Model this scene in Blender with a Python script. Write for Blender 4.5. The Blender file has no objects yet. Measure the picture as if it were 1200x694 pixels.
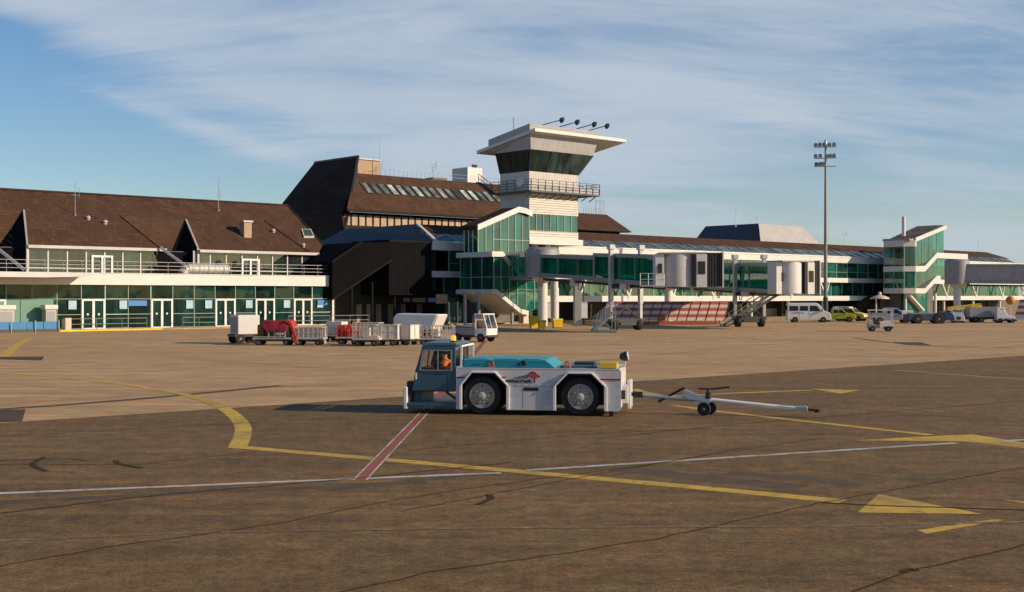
import bpy, bmesh, math, random
from mathutils import Vector, Matrix
random.seed(7)
C = bpy.context.scene.collection
R = math.radians
# ------------------------------------------------------------------ frames
F, H, CX, CY = 1450.0, 3.4, 600.0, 347.0
TH = math.atan2(.672, .741)
U = (math.cos(TH), math.sin(TH)); N = (math.sin(TH), -math.cos(TH))
O = (-20.4, 141.0)
def W(s, t): return (O[0]+U[0]*s+N[0]*t, O[1]+U[1]*s+N[1]*t)
def ST(x, y, t):
    r = (x-CX)/F; ox = O[0]+N[0]*t; oy = O[1]+N[1]*t
    s = (r*oy-ox)/(U[0]-r*U[1]); Y = oy+U[1]*s
    return s, H-(y-CY)*Y/F
def SS(x, t): return ST(x, CY, t)[0]
def P3(x, y, t):
    s, z = ST(x, y, t); return (s, t, z)
def G(x, y):
    Y = F*H/(y-CY); return ((x-CX)/F*Y, Y)
def hit(px, py, z0, t0, k):          # view ray onto the roof plane z = z0 + k*(t0-t)
    def f(Y):
        X = (px-CX)/F*Y; z = H-(py-CY)/F*Y
        dx, dy = X-O[0], Y-O[1]
        s, t = dx*U[0]+dy*U[1], dx*N[0]+dy*N[1]
        return z-z0-k*(t0-t), (s, t, z)
    a, b = f(0)[0], f(100)[0]
    return f(-a*100/(b-a))[1]
# ------------------------------------------------------------------ materials
MATS = {}
def mat(name, col, rough=.6, metal=0., var=.12, scale=1.5, bump=0., spec=.5, detail=4, stretch=(1,1,1), dirt=0., dirtcol=(.05,.04,.03)):
    m = bpy.data.materials.new(name); m.use_nodes = True
    nt = m.node_tree; b = nt.nodes['Principled BSDF']
    b.inputs['Roughness'].default_value = rough; b.inputs['Metallic'].default_value = metal
    b.inputs['Specular IOR Level'].default_value = spec
    tc = nt.nodes.new('ShaderNodeTexCoord'); mp = nt.nodes.new('ShaderNodeMapping')
    mp.inputs['Scale'].default_value = stretch
    nt.links.new(tc.outputs['Object'], mp.inputs[0])
    n = nt.nodes.new('ShaderNodeTexNoise'); n.inputs['Scale'].default_value = scale; n.inputs['Detail'].default_value = detail
    nt.links.new(mp.outputs[0], n.inputs['Vector'])
    r = nt.nodes.new('ShaderNodeMapRange'); r.inputs['From Min'].default_value = .25; r.inputs['From Max'].default_value = .75
    r.inputs['To Min'].default_value = 1-var; r.inputs['To Max'].default_value = 1+var
    nt.links.new(n.outputs['Fac'], r.inputs[0])
    mx = nt.nodes.new('ShaderNodeVectorMath'); mx.operation = 'SCALE'; mx.inputs[0].default_value = col[:3]
    nt.links.new(r.outputs[0], mx.inputs['Scale'])
    out = mx.outputs[0]
    if dirt:
        n2 = nt.nodes.new('ShaderNodeTexNoise'); n2.inputs['Scale'].default_value = scale*.6; n2.inputs['Detail'].default_value = 8
        n2.inputs['Roughness'].default_value = .7
        nt.links.new(mp.outputs[0], n2.inputs['Vector'])
        r2 = nt.nodes.new('ShaderNodeMapRange'); r2.inputs['From Min'].default_value = .5; r2.inputs['From Max'].default_value = .75
        r2.inputs['To Max'].default_value = dirt
        nt.links.new(n2.outputs['Fac'], r2.inputs[0])
        k = nt.nodes.new('ShaderNodeMix'); k.data_type = 'RGBA'
        nt.links.new(r2.outputs[0], k.inputs['Factor']); nt.links.new(out, k.inputs['A']); k.inputs['B'].default_value = (*dirtcol, 1)
        out = k.outputs['Result']
    nt.links.new(out, b.inputs['Base Color'])
    if bump:
        bp = nt.nodes.new('ShaderNodeBump'); bp.inputs['Strength'].default_value = bump
        nt.links.new(n.outputs['Fac'], bp.inputs['Height']); nt.links.new(bp.outputs[0], b.inputs['Normal'])
    MATS[name] = m; return m
def glass(name, tint, refl=1.0, rough=.02, solid=0., solidcol=(.02,.05,.04)):
    m = bpy.data.materials.new(name); m.use_nodes = True; nt = m.node_tree
    for n in list(nt.nodes): nt.nodes.remove(n)
    out = nt.nodes.new('ShaderNodeOutputMaterial')
    tr = nt.nodes.new('ShaderNodeBsdfTransparent'); gl = nt.nodes.new('ShaderNodeBsdfGlossy'); gl.inputs['Roughness'].default_value = rough
    tc = nt.nodes.new('ShaderNodeTexCoord'); no = nt.nodes.new('ShaderNodeTexNoise'); no.inputs['Scale'].default_value = .35; no.inputs['Detail'].default_value = 2
    nt.links.new(tc.outputs['Object'], no.inputs['Vector'])
    bp = nt.nodes.new('ShaderNodeBump'); bp.inputs['Strength'].default_value = .012; bp.inputs['Distance'].default_value = 1
    nt.links.new(no.outputs['Fac'], bp.inputs['Height']); nt.links.new(bp.outputs[0], gl.inputs['Normal'])
    tr.inputs[0].default_value = (*tint, 1); rf = min(1, refl*1.7); gl.inputs[0].default_value = (.9*rf, .95*rf, .95*rf, 1)
    lw = nt.nodes.new('ShaderNodeLayerWeight'); lw.inputs[0].default_value = .5        # two-sided Schlick reflectance
    pw = nt.nodes.new('ShaderNodeMath'); pw.operation = 'POWER'; pw.inputs[1].default_value = 4.; nt.links.new(lw.outputs['Facing'], pw.inputs[0])
    fr = nt.nodes.new('ShaderNodeMath'); fr.operation = 'MULTIPLY_ADD'; fr.inputs[1].default_value = .85; fr.inputs[2].default_value = .085; nt.links.new(pw.outputs[0], fr.inputs[0])
    mx = nt.nodes.new('ShaderNodeMixShader')
    nt.links.new(fr.outputs[0], mx.inputs[0])
    a = tr.outputs[0]
    if solid:
        df = nt.nodes.new('ShaderNodeBsdfDiffuse'); 
        mp = nt.nodes.new('ShaderNodeMapping'); mp.inputs['Scale'].default_value = (1.3, 1.3, .25); nt.links.new(tc.outputs['Object'], mp.inputs[0])
        n3 = nt.nodes.new('ShaderNodeTexNoise'); n3.inputs['Scale'].default_value = .8; n3.inputs['Detail'].default_value = 5; nt.links.new(mp.outputs[0], n3.inputs['Vector'])
        r3 = nt.nodes.new('ShaderNodeMapRange'); r3.inputs[1].default_value = .3; r3.inputs[2].default_value = .72; r3.inputs[3].default_value = .3; r3.inputs[4].default_value = 2.1; nt.links.new(n3.outputs['Fac'], r3.inputs[0])
        v3 = nt.nodes.new('ShaderNodeVectorMath'); v3.operation = 'SCALE'; v3.inputs[0].default_value = solidcol; nt.links.new(r3.outputs[0], v3.inputs['Scale']); oi = nt.nodes.new('ShaderNodeObjectInfo'); r4 = nt.nodes.new('ShaderNodeMapRange'); r4.inputs[3].default_value = .45; r4.inputs[4].default_value = 1.7; nt.links.new(oi.outputs['Random'], r4.inputs[0]); v4 = nt.nodes.new('ShaderNodeVectorMath'); v4.operation = 'SCALE'; nt.links.new(v3.outputs[0], v4.inputs[0]); nt.links.new(r4.outputs[0], v4.inputs['Scale']); nt.links.new(v4.outputs[0], df.inputs[0])
        m2 = nt.nodes.new('ShaderNodeMixShader'); m2.inputs[0].default_value = solid
        nt.links.new(tr.outputs[0], m2.inputs[1]); nt.links.new(df.outputs[0], m2.inputs[2]); a = m2.outputs[0]
    nt.links.new(a, mx.inputs[1]); nt.links.new(gl.outputs[0], mx.inputs[2]); nt.links.new(mx.outputs[0], out.inputs[0])
    MATS[name] = m; return m
def corrugated(name, col, period, axis='X', depth=.35, rough=.5, metal=.0, dark=.75):
    m = mat(name, col, rough, metal, .1, .8); nt = m.node_tree; b = nt.nodes['Principled BSDF']
    tc = nt.nodes.new('ShaderNodeTexCoord'); w = nt.nodes.new('ShaderNodeTexWave'); w.bands_direction = axis
    w.inputs['Scale'].default_value = .314159/period*1.0; w.wave_profile = 'SIN'
    nt.links.new(tc.outputs['Object'], w.inputs['Vector'])
    bp = nt.nodes.new('ShaderNodeBump'); bp.inputs['Strength'].default_value = depth; bp.inputs['Distance'].default_value = period*.3
    nt.links.new(w.outputs['Fac'], bp.inputs['Height']); nt.links.new(bp.outputs[0], b.inputs['Normal'])
    if max(col) < .05: b.inputs['Specular IOR Level'].default_value = .06; b.inputs['Roughness'].default_value = .9
    return m
def emit(name, col, strength):
    m = mat(name, col, .3); b = m.node_tree.nodes['Principled BSDF']
    b.inputs['Emission Color'].default_value = (*col, 1); b.inputs['Emission Strength'].default_value = strength; return m
def tiles(name, col, col2):
    m = mat(name, col, .8, 0, .22, .5, 0, .3, detail=8); nt = m.node_tree; b = nt.nodes['Principled BSDF']
    src = b.inputs['Base Color'].links[0].from_socket
    tc = nt.nodes.new('ShaderNodeTexCoord'); mp = nt.nodes.new('ShaderNodeMapping'); mp.inputs['Rotation'].default_value = (R(90), 0, 0)
    br = nt.nodes.new('ShaderNodeTexBrick'); br.inputs['Scale'].default_value = 1.0
    br.inputs['Brick Width'].default_value = .5; br.inputs['Row Height'].default_value = .3; br.inputs['Mortar Size'].default_value = .02
    br.inputs['Color1'].default_value = (1, 1, 1, 1); br.inputs['Color2'].default_value = (.62, .62, .62, 1); br.inputs['Mortar'].default_value = (.35, .35, .35, 1)
    nt.links.new(tc.outputs['Object'], mp.inputs[0]); nt.links.new(mp.outputs[0], br.inputs['Vector'])
    k = nt.nodes.new('ShaderNodeMix'); k.data_type = 'RGBA'; k.blend_type = 'MULTIPLY'; k.inputs['Factor'].default_value = .75
    nt.links.new(src, k.inputs['A']); nt.links.new(br.outputs['Color'], k.inputs['B']); 
    n2 = nt.nodes.new('ShaderNodeTexNoise'); n2.inputs['Scale'].default_value = .22; n2.inputs['Detail'].default_value = 6
    nt.links.new(tc.outputs['Object'], n2.inputs['Vector'])
    k2 = nt.nodes.new('ShaderNodeMix'); k2.data_type = 'RGBA'
    r = nt.nodes.new('ShaderNodeMapRange'); r.inputs['From Min'].default_value = .45; r.inputs['From Max'].default_value = .7; r.inputs['To Max'].default_value = .6
    nt.links.new(n2.outputs['Fac'], r.inputs[0]); nt.links.new(r.outputs[0], k2.inputs['Factor'])
    nt.links.new(k.outputs['Result'], k2.inputs['A']); k2.inputs['B'].default_value = (*col2, 1); b.inputs['Specular IOR Level'].default_value = .08
    nt.links.new(k2.outputs['Result'], b.inputs['Base Color'])
    bp = nt.nodes.new('ShaderNodeBump'); bp.inputs['Strength'].default_value = .5; bp.inputs['Distance'].default_value = .05
    nt.links.new(br.outputs['Fac'], bp.inputs['Height']); bp.invert = True; nt.links.new(bp.outputs[0], b.inputs['Normal'])
    return m
mat('white', (.66,.645,.61), .45, 0, .06, .5, dirt=.4, dirtcol=(.42,.38,.33)); mat('cart_white', (.5,.47,.42), .5, 0, .1, 2, dirt=.5, dirtcol=(.28,.24,.2)); mat('cab_shade', (.5,.49,.48), .5, 0, .08, .8, dirt=.3, dirtcol=(.3,.28,.26))  # the grey cab tone is panel white with shade put in
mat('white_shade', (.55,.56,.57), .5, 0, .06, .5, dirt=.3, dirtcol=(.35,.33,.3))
mat('frame', (.62,.62,.58), .4, .0, .05); mat('frame_green', (.26,.34,.29), .4, 0, .08); mat('mint', (.13,.28,.22), .35, 0, .08, .4); mat('shade_black', (.006,.006,.007), .9, 0, .2, .5, spec=.05); mat('lemon', (.62,.52,.05), .35, 0, .05); mat('rail_grey', (.22,.22,.215), .5, .3, .12, 3)  # the near-black of the ramp has shade put into it
mat('steel', (.42,.43,.44), .38, .7, .12, 3)
mat('galv', (.5,.51,.5), .45, .5, .15, 4, dirt=.3)
mat('dark_steel', (.06,.062,.065), .5, .3, .15, 3)
mat('black', (.012,.012,.013), .6, 0, .1)
mat('rubber', (.018,.017,.016), .85, 0, .25, 6, .1, dirt=.5, dirtcol=(.06,.05,.04))
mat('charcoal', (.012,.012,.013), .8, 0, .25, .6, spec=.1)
mat('interior', (.12,.12,.11), .8, 0, .3, .8)
mat('interior_dark', (.045,.045,.042), .8, 0, .3, .8)
mat('floor_in', (.2,.18,.16), .5, 0, .15)
mat('slate', (.07,.072,.075), .6, .0, .12, .7, stretch=(1,1,1))  # dark grey, also holding the shade painted on the far hall roof
mat('zinc', (.46,.44,.41), .5, .1, .1, .7, dirt=.4, dirtcol=(.32,.29,.26))
mat('tan', (.42,.31,.2), .7, 0, .18, 1, .1)
mat('brickwork', (.4,.28,.18), .8, 0, .25, 4, .2)
mat('yellow', (.75,.5,.02), .45, 0, .1, 2)
mat('lime', (.36,.40,.02), .35, 0, .06)
mat('orange', (.8,.17,.02), .6, 0, .1, 5)
mat('red', (.45,.03,.025), .5, 0, .12, 3)
mat('salmon', (.40,.10,.07), .55, 0, .15, 2, dirt=.3, dirtcol=(.25,.09,.06))
mat('cream', (.62,.5,.41), .55, 0, .1, 2, dirt=.45, dirtcol=(.4,.22,.15))
mat('red_tarp', (.22,.012,.02), .6, 0, .2, 3, .5)
mat('red_flap', (.42,.03,.025), .6, 0, .2, 3, .5)
mat('luggage', (.14,.075,.035), .7, 0, .4, 3, .2)
mat('tug_white', (.62,.61,.61), .38, 0, .06, 1.2, dirt=.55, dirtcol=(.34,.31,.28))
mat('tug_trim', (.78,.76,.74), .35, 0, .05, 2)
mat('tug_blue', (.032,.098,.135), .32, 0, .1, 2, dirt=.3, dirtcol=(.05,.06,.06))
mat('teal', (.012,.27,.36), .35, 0, .1, 2, dirt=.15, dirtcol=(.06,.14,.15))
mat('rim', (.34,.30,.25), .65, .0, .14, 6, dirt=.45, dirtcol=(.2,.16,.12))
mat('hub', (.5,.48,.44), .5, .2, .15, 6)
mat('blue_sheet', (.02,.17,.38), .5, 0, .12, 1.5, .1)
mat('blue_dark', (.02,.05,.12), .4, 0, .1)
mat('sign_blue', (.05,.2,.5), .5, 0, .1, 2)
mat('poster', (.34,.5,.62), .5, 0, .15, 3)
mat('van_white', (.74,.74,.73), .3, 0, .04, 1, dirt=.2, dirtcol=(.4,.38,.35))
mat('silver', (.42,.43,.45), .3, .5, .05)
mat('car_glass', (.012,.014,.016), .08, 0, .05)
mat('lens', (.8,.8,.75), .1, 0, .05)
mat('skin', (.45,.24,.16), .6, 0, .08, 8)
mat('hair', (.03,.02,.015), .7, 0, .2, 20)
mat('vest', (1.,.2,.03), .6, 0, .1, 6)
mat('navy', (.02,.025,.05), .8, 0, .15, 6)
mat('seat', (.03,.03,.032), .7)
mat('tube_grey', (.3,.3,.31), .5, .2, .12, .8, dirt=.3, dirtcol=(.15,.14,.13))
mat('bellows', (.045,.043,.045), .8, 0, .2, 2)
mat('panel_white', (.66,.65,.63), .45, 0, .06, .8, dirt=.35, dirtcol=(.4,.37,.33))
mat('letter_black', (.02,.02,.02), .5); mat('letter_red', (.4,.015,.02), .5)
emit('amber', (1, .36, .02), 1.0); mat('ball_orange', (.55,.22,.03), .6, 0, .1, 3)
corrugated('louvre', (.62,.57,.5), .3, 'Z', .7, .5)
corrugated('ribbed', (.58,.55,.5), .28, 'X', .7, .5)
corrugated('ribbed_grey', (.36,.35,.35), .3, 'X', .6, .5, .2)
corrugated('shade_cladding', (.008,.008,.010), .4, 'X', .5, .5)  # shade of the ramp block and roof cheeks put into this near-black
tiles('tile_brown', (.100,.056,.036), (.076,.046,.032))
tiles('tile_dark_shade', (.06,.037,.027), (.05,.033,.026))  # darker copy of the brown tile, with side-roof shade put in
glass('glass', (.34,.46,.42), .5, solid=.2, solidcol=(.07,.10,.09)); glass('glass_dark', (.2,.44,.38), .16, solid=.3, solidcol=(.014,.075,.066)); glass('glass_green', (.18,.62,.5), .55, solid=.3, solidcol=(.022,.165,.138))
glass('glass_bridge', (.06,.45,.33), .4, .02, .5, (.006,.15,.105)); glass('glass_cab', (.03,.05,.045), .13, solid=.6, solidcol=(.03,.05,.044)); glass('glass_clear', (.92,.95,.95), .5)
glass('skylight_sheen', (.2,.3,.28), .5, .1, .75, (.30,.34,.31)); glass('skylight_glass', (.2,.3,.28), .3, .06, .6, (.13,.19,.17))  # the paler pane has a bright reflection put into its colour
# ------------------------------------------------------------------ mesh builder
class MB:
    def __init__(s, xf=None): s.v = []; s.f = []; s.m = []; s.xf = xf
    def add(s, pts, faces, mi=0):
        b = len(s.v)
        for p in pts: s.v.append(s.xf(p) if s.xf else tuple(p))
        for f in faces: s.f.append([b+i for i in f]); s.m.append(mi)
        return s
    def poly(s, pts, mi=0): return s.add(pts, [range(len(pts))], mi)
    def box(s, x0, x1, y0, y1, z0, z1, mi=0):
        p = [(x, y, z) for z in (z0, z1) for (x, y) in ((x0,y0),(x1,y0),(x1,y1),(x0,y1))]
        return s.add(p, [(0,3,2,1),(4,5,6,7),(0,1,5,4),(1,2,6,5),(2,3,7,6),(3,0,4,7)], mi)
    def loft(s, a, b, mi=0, caps=True):
        n = len(a); fs = [(i, (i+1) % n, n+(i+1) % n, n+i) for i in range(n)]
        if caps: fs += [tuple(reversed(range(n))), tuple(range(n, 2*n))]
        return s.add(list(a)+list(b), fs, mi)
    def prism(s, poly, axis, a0, a1, mi=0):
        def g(p, a): return {'x': (a, p[0], p[1]), 'y': (p[0], a, p[1]), 'z': (p[0], p[1], a)}[axis]
        return s.loft([g(p, a0) for p in poly], [g(p, a1) for p in poly], mi)
    def tube(s, p, q, r, n=8, r2=None, mi=0):
        p, q = Vector(p), Vector(q); d = (q-p).normalized()
        e = d.orthogonal().normalized(); g = d.cross(e); r2 = r if r2 is None else r2
        A = [p+(e*math.cos(2*math.pi*i/n)+g*math.sin(2*math.pi*i/n))*r for i in range(n)]
        B = [q+(e*math.cos(2*math.pi*i/n)+g*math.sin(2*math.pi*i/n))*r2 for i in range(n)]
        return s.loft(A, B, mi)
    def path(s, pts, r, n=6, mi=0):
        for a, b in zip(pts, pts[1:]): s.tube(a, b, r, n, mi=mi)
        return s
    def bar(s, p, q, w, h, mi=0):
        p, q = Vector(p), Vector(q); d = (q-p).normalized()
        up = Vector((0,0,1)) if abs(d.z) < .95 else Vector((0,1,0))
        e = d.cross(up).normalized()*w/2; g = e.cross(d).normalized()*h/2
        return s.loft([p-e-g, p+e-g, p+e+g, p-e+g], [q-e-g, q+e-g, q+e+g, q-e+g], mi)
    def lathe(s, c, axis, prof, n=20, mi=0):     # prof: (radius, offset along axis)
        c = Vector(c); d = Vector(axis).normalized(); e = d.orthogonal().normalized(); g = d.cross(e)
        pts = []
        for r, o in prof:
            for i in range(n):
                a = 2*math.pi*i/n; pts.append(c+d*o+(e*math.cos(a)+g*math.sin(a))*r)
        fs = []
        for k in range(len(prof)-1):
            for i in range(n): fs.append((k*n+i, k*n+(i+1) % n, (k+1)*n+(i+1) % n, (k+1)*n+i))
        fs += [tuple(reversed(range(n))), tuple(range((len(prof)-1)*n, len(prof)*n))]
        return s.add(pts, fs, mi)
    def build(s, name, mats, parent=None, bevel=0, smooth=False, seg=2):
        if isinstance(mats, str): mats = [mats]
        me = bpy.data.meshes.new(name); me.from_pydata(s.v, [], s.f)
        for m in mats: me.materials.append(MATS[m])
        me.polygons.foreach_set('material_index', s.m)
        bm = bmesh.new(); bm.from_mesh(me); bmesh.ops.recalc_face_normals(bm, faces=bm.faces); bm.to_mesh(me); bm.free()
        o = bpy.data.objects.new(name, me); C.objects.link(o)
        if parent: o.parent = parent
        if smooth:
            for p in me.polygons: p.use_smooth = True
            me.set_sharp_from_angle(angle=R(38))
        if bevel:
            b = o.modifiers.new('bevel', 'BEVEL'); b.width = bevel; b.segments = seg; b.limit_method = 'ANGLE'; b.angle_limit = R(35)
        return o
def tag(o, label, cat, group=None):
    o['label'] = label; o['category'] = cat
    if group: o['group'] = group
    return o
def empty(name, loc, rz=0):
    o = bpy.data.objects.new(name, None); C.objects.link(o); o.location = loc; o.rotation_euler = (0,0,rz); o.empty_display_size = .3; return o
def thing(name, label, cat, loc, rz=0, group=None): return tag(empty(name, loc, rz), label, cat, group)
def struct(name, mb, mats):
    o = mb.build(name, mats); o['kind'] = 'structure'; return o
def copy_tree(o, parent=None):
    c = o.copy(); C.objects.link(c); c.parent = parent
    for ch in list(o.children): copy_tree(ch, c)
    return c
class Arch:                          # a building thing in the (s, t, z) frame of the terminal
    def __init__(a, name, label, cat, s0, t0, group=None):
        a.s0, a.t0 = s0, t0; x, y = W(s0, t0)
        a.root = thing(name, label, cat, (x, y, 0), TH, group)
    def mb(a): return MB(lambda p: (p[0]-a.s0, -(p[1]-a.t0), p[2]))
    def part(a, mb, name, mats, parent=None, **k): return mb.build(name, mats, parent or a.root, **k)
    def box(a, name, mats, s0, s1, t0, t1, z0, z1, parent=None, **k):
        return a.part(a.mb().box(s0, s1, t0, t1, z0, z1), name, mats, parent, **k)
def text(s, size, matname, parent, loc, rot, name='lettering', shear=0, sx=1, extrude=.002, bold=0, fit=0):
    cu = bpy.data.curves.new(name, 'FONT'); cu.body = s; cu.size = size; cu.extrude = extrude; cu.shear = shear; cu.offset = bold
    o = bpy.data.objects.new(name, cu); C.objects.link(o)
    bpy.context.view_layer.update()
    dg = bpy.context.evaluated_depsgraph_get(); me = bpy.data.meshes.new_from_object(o.evaluated_get(dg))
    bpy.data.objects.remove(o); me.materials.clear(); me.materials.append(MATS[matname])
    if fit: xs = [v.co.x for v in me.vertices]; sx = fit/(max(xs)-min(xs))
    k = bpy.data.objects.new(name, me); C.objects.link(k); k.parent = parent; k.location = loc; k.rotation_euler = rot; k.scale = (sx, 1, 1)
    return k
def railing(mb, p, q, h, n, rails=3, r=.035, rp=None):
    p, q = Vector(p), Vector(q); rp = rp or r
    for i in range(n+1):
        b = p.lerp(q, i/n); mb.tube(b, b+Vector((0,0,h)), rp, 5)
    for k in range(rails):
        z = Vector((0,0,h*(k+1)/rails)); mb.tube(p+z, q+z, r, 5)
    return mb
def wheel(parent, x, y, r, w, side=-1, name='wheel', rimr=.58, hubmat='hub'):
    """axle along y; side = the outer face"""
    e = empty(name, (x, y, r)); e.parent = parent
    m = MB(); m.lathe((0,0,0), (0,1,0), [(rimr*r,-w/2),(r*.93,-w/2),(r,-w*.36),(r,w*.36),(r*.93,w/2),(rimr*r,w/2)], 24)
    m.build('tyre', 'rubber', e, smooth=True)
    m = MB(); y1 = side*w*.42
    m.lathe((0,0,0), (0,side,0), [(rimr*r*.99,w*.30),(rimr*r*.99,w*.50),(rimr*r*.86,w*.50),(rimr*r*.74,w*.34),(rimr*r*.42,w*.36),(rimr*r*.36,w*.52),(rimr*r*.2,w*.56)], 24)
    m.build('rim', 'rim', e, smooth=True)
    return e
# ================================================================== GROUND
def ground_mat(name, col, col2, speck, streak, joints=None, patch=.5):
    m = bpy.data.materials.new(name); m.use_nodes = True; nt = m.node_tree; b = nt.nodes['Principled BSDF']
    L = nt.links.new; nn = nt.nodes.new
    tc = nn('ShaderNodeTexCoord')
    def noise(scale, detail, rough=.6, st=(1,1,1), rot=0):
        mp = nn('ShaderNodeMapping'); mp.inputs['Scale'].default_value = st; mp.inputs['Rotation'].default_value = (0,0,rot)
        L(tc.outputs['Object'], mp.inputs[0])
        n = nn('ShaderNodeTexNoise'); n.inputs['Scale'].default_value = scale; n.inputs['Detail'].default_value = detail; n.inputs['Roughness'].default_value = rough
        L(mp.outputs[0], n.inputs['Vector']); return n.outputs['Fac']
    def rng(f, a, b_, c, d):
        r = nn('ShaderNodeMapRange'); r.inputs[1].default_value = a; r.inputs[2].default_value = b_; r.inputs[3].default_value = c; r.inputs[4].default_value = d
        L(f, r.inputs[0]); return r.outputs[0]
    def mul(a, f):
        v = nn('ShaderNodeVectorMath'); v.operation = 'SCALE'; L(a, v.inputs[0]); L(f, v.inputs['Scale']); return v.outputs[0]
    k = nn('ShaderNodeMix'); k.data_type = 'RGBA'; L(rng(noise(.09, 5), .35, .65, 0, 1), k.inputs['Factor'])
    k.inputs['A'].default_value = (*col, 1); k.inputs['B'].default_value = (*col2, 1)
    c = k.outputs['Result']
    c = mul(c, rng(noise(.5, 8, .7), .3, .7, 1-patch*.5, 1+patch*.5))
    c = mul(c, rng(noise(1, 7, .65, (.05, 1.0, 1), R(-12)), .3, .7, 1-streak, 1+streak))        # lengthwise wear
    c = mul(c, rng(noise(1.2, 5, .6, (.06, 1.6, 1), R(35)), .38, .62, 1-streak*.6, 1+streak*.6))
    c = mul(c, rng(noise(38, 3, .8), .25, .75, 1-speck, 1+speck))          # aggregate
    c = mul(c, rng(noise(9, 4, .7), .25, .75, 1-speck*.6, 1+speck*.6)); c = mul(c, rng(noise(2.2, 6, .7), .3, .7, 1-speck*.45, 1+speck*.45))
    tv = nn('ShaderNodeMix'); tv.data_type = 'RGBA'; L(rng(noise(.8, 6, .7), .4, .62, 0, 1), tv.inputs['Factor']); tv.inputs['A'].default_value = (1.06,.96,.92,1); tv.inputs['B'].default_value = (.95,1.03,1.0,1)
    v_ = nn('ShaderNodeVectorMath'); v_.operation = 'MULTIPLY'; L(c, v_.inputs[0]); L(tv.outputs['Result'], v_.inputs[1]); c = v_.outputs[0]
    c = mul(c, rng(noise(55, 2, .5), .60, .72, 1, 1+speck*1.5)); c = mul(c, rng(noise(.9, 5, .6, (.025, .8, 1), R(-9)), .56, .7, 1, 1.28))
    st = rng(noise(.28, 8, .75, (.5, 1.6, 1), R(20)), .60, .74, 1, .55)    # oil stains
    c = mul(c, st)
    if joints:
        mp = nn('ShaderNodeMapping'); mp.inputs['Rotation'].default_value = (0,0,joints[1]); L(tc.outputs['Object'], mp.inputs[0])
        br = nn('ShaderNodeTexBrick'); br.offset = 0; br.inputs['Scale'].default_value = 1; br.inputs['Brick Width'].default_value = joints[0]; br.inputs['Row Height'].default_value = joints[0]
        br.inputs['Mortar Size'].default_value = .025; br.inputs['Color1'].default_value = (1,1,1,1); br.inputs['Color2'].default_value = (.92,.92,.92,1); br.inputs['Mortar'].default_value = (.5,.5,.5,1)
        L(mp.outputs[0], br.inputs['Vector'])
        v = nn('ShaderNodeVectorMath'); v.operation = 'MULTIPLY'; L(c, v.inputs[0]); L(br.outputs['Color'], v.inputs[1]); c = v.outputs[0]
    L(c, b.inputs['Base Color']); b.inputs['Roughness'].default_value = .85; b.inputs['Specular IOR Level'].default_value = .25
    bp = nn('ShaderNodeBump'); bp.inputs['Strength'].default_value = .35; bp.inputs['Distance'].default_value = .012
    L(noise(30, 3, .8), bp.inputs['Height']); L(bp.outputs[0], b.inputs['Normal'])
    MATS[name] = m
ground_mat('concrete', (.45,.305,.16), (.395,.265,.136), .22, .17, (7.5, TH), .42)
ground_mat('asphalt', (.132,.083,.034), (.160,.101,.042), .8, .16, None, .36)
ground_mat('asphalt_patch', (.07,.05,.033), (.085,.06,.04), .3, .1, None, .4)
def paint(name, col, wear=.55, under=(.145,.09,.032)):
    m = mat(name, col, .7, 0, .12, 2); nt = m.node_tree; b = nt.nodes['Principled BSDF']; src = b.inputs['Base Color'].links[0].from_socket
    tc = nt.nodes.new('ShaderNodeTexCoord')
    n = nt.nodes.new('ShaderNodeTexNoise'); n.inputs['Scale'].default_value = 3.2; n.inputs['Detail'].default_value = 10; n.inputs['Roughness'].default_value = .75
    nt.links.new(tc.outputs['Object'], n.inputs['Vector'])
    r = nt.nodes.new('ShaderNodeMapRange'); r.inputs[1].default_value = wear-.08; r.inputs[2].default_value = wear+.08
    nt.links.new(n.outputs['Fac'], r.inputs[0])
    k = nt.nodes.new('ShaderNodeMix'); k.data_type = 'RGBA'; nt.links.new(r.outputs[0], k.inputs['Factor'])
    nt.links.new(src, k.inputs['A']); k.inputs['B'].default_value = (*under, 1)
    n2 = nt.nodes.new('ShaderNodeTexNoise'); n2.inputs['Scale'].default_value = .45; n2.inputs['Detail'].default_value = 7; n2.inputs['Roughness'].default_value = .7; nt.links.new(tc.outputs['Object'], n2.inputs['Vector'])
    r2 = nt.nodes.new('ShaderNodeMapRange'); r2.inputs[1].default_value = .42; r2.inputs[2].default_value = .68; r2.inputs[4].default_value = .62; nt.links.new(n2.outputs['Fac'], r2.inputs[0])
    k2 = nt.nodes.new('ShaderNodeMix'); k2.data_type = 'RGBA'; nt.links.new(r2.outputs[0], k2.inputs['Factor']); nt.links.new(k.outputs['Result'], k2.inputs['A']); k2.inputs['B'].default_value = (*under, 1); nt.links.new(k2.outputs['Result'], b.inputs['Base Color'])
paint('paint_yellow', (.56,.37,.035), .6); paint('paint_white', (.55,.52,.47), .58); paint('paint_red', (.33,.06,.045), .6)
paint('paint_faint', (.34,.26,.16), .44); paint('paint_dash', (.55,.47,.37), .54, (.36,.25,.13)); paint('paint_yellow_worn', (.60,.36,.03), .66, (.40,.26,.11))
mat('tar', (.052,.034,.015), .9, 0, .3, 3, spec=.1); mat('skid', (.085,.054,.024), .9, 0, .3, 2)

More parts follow.
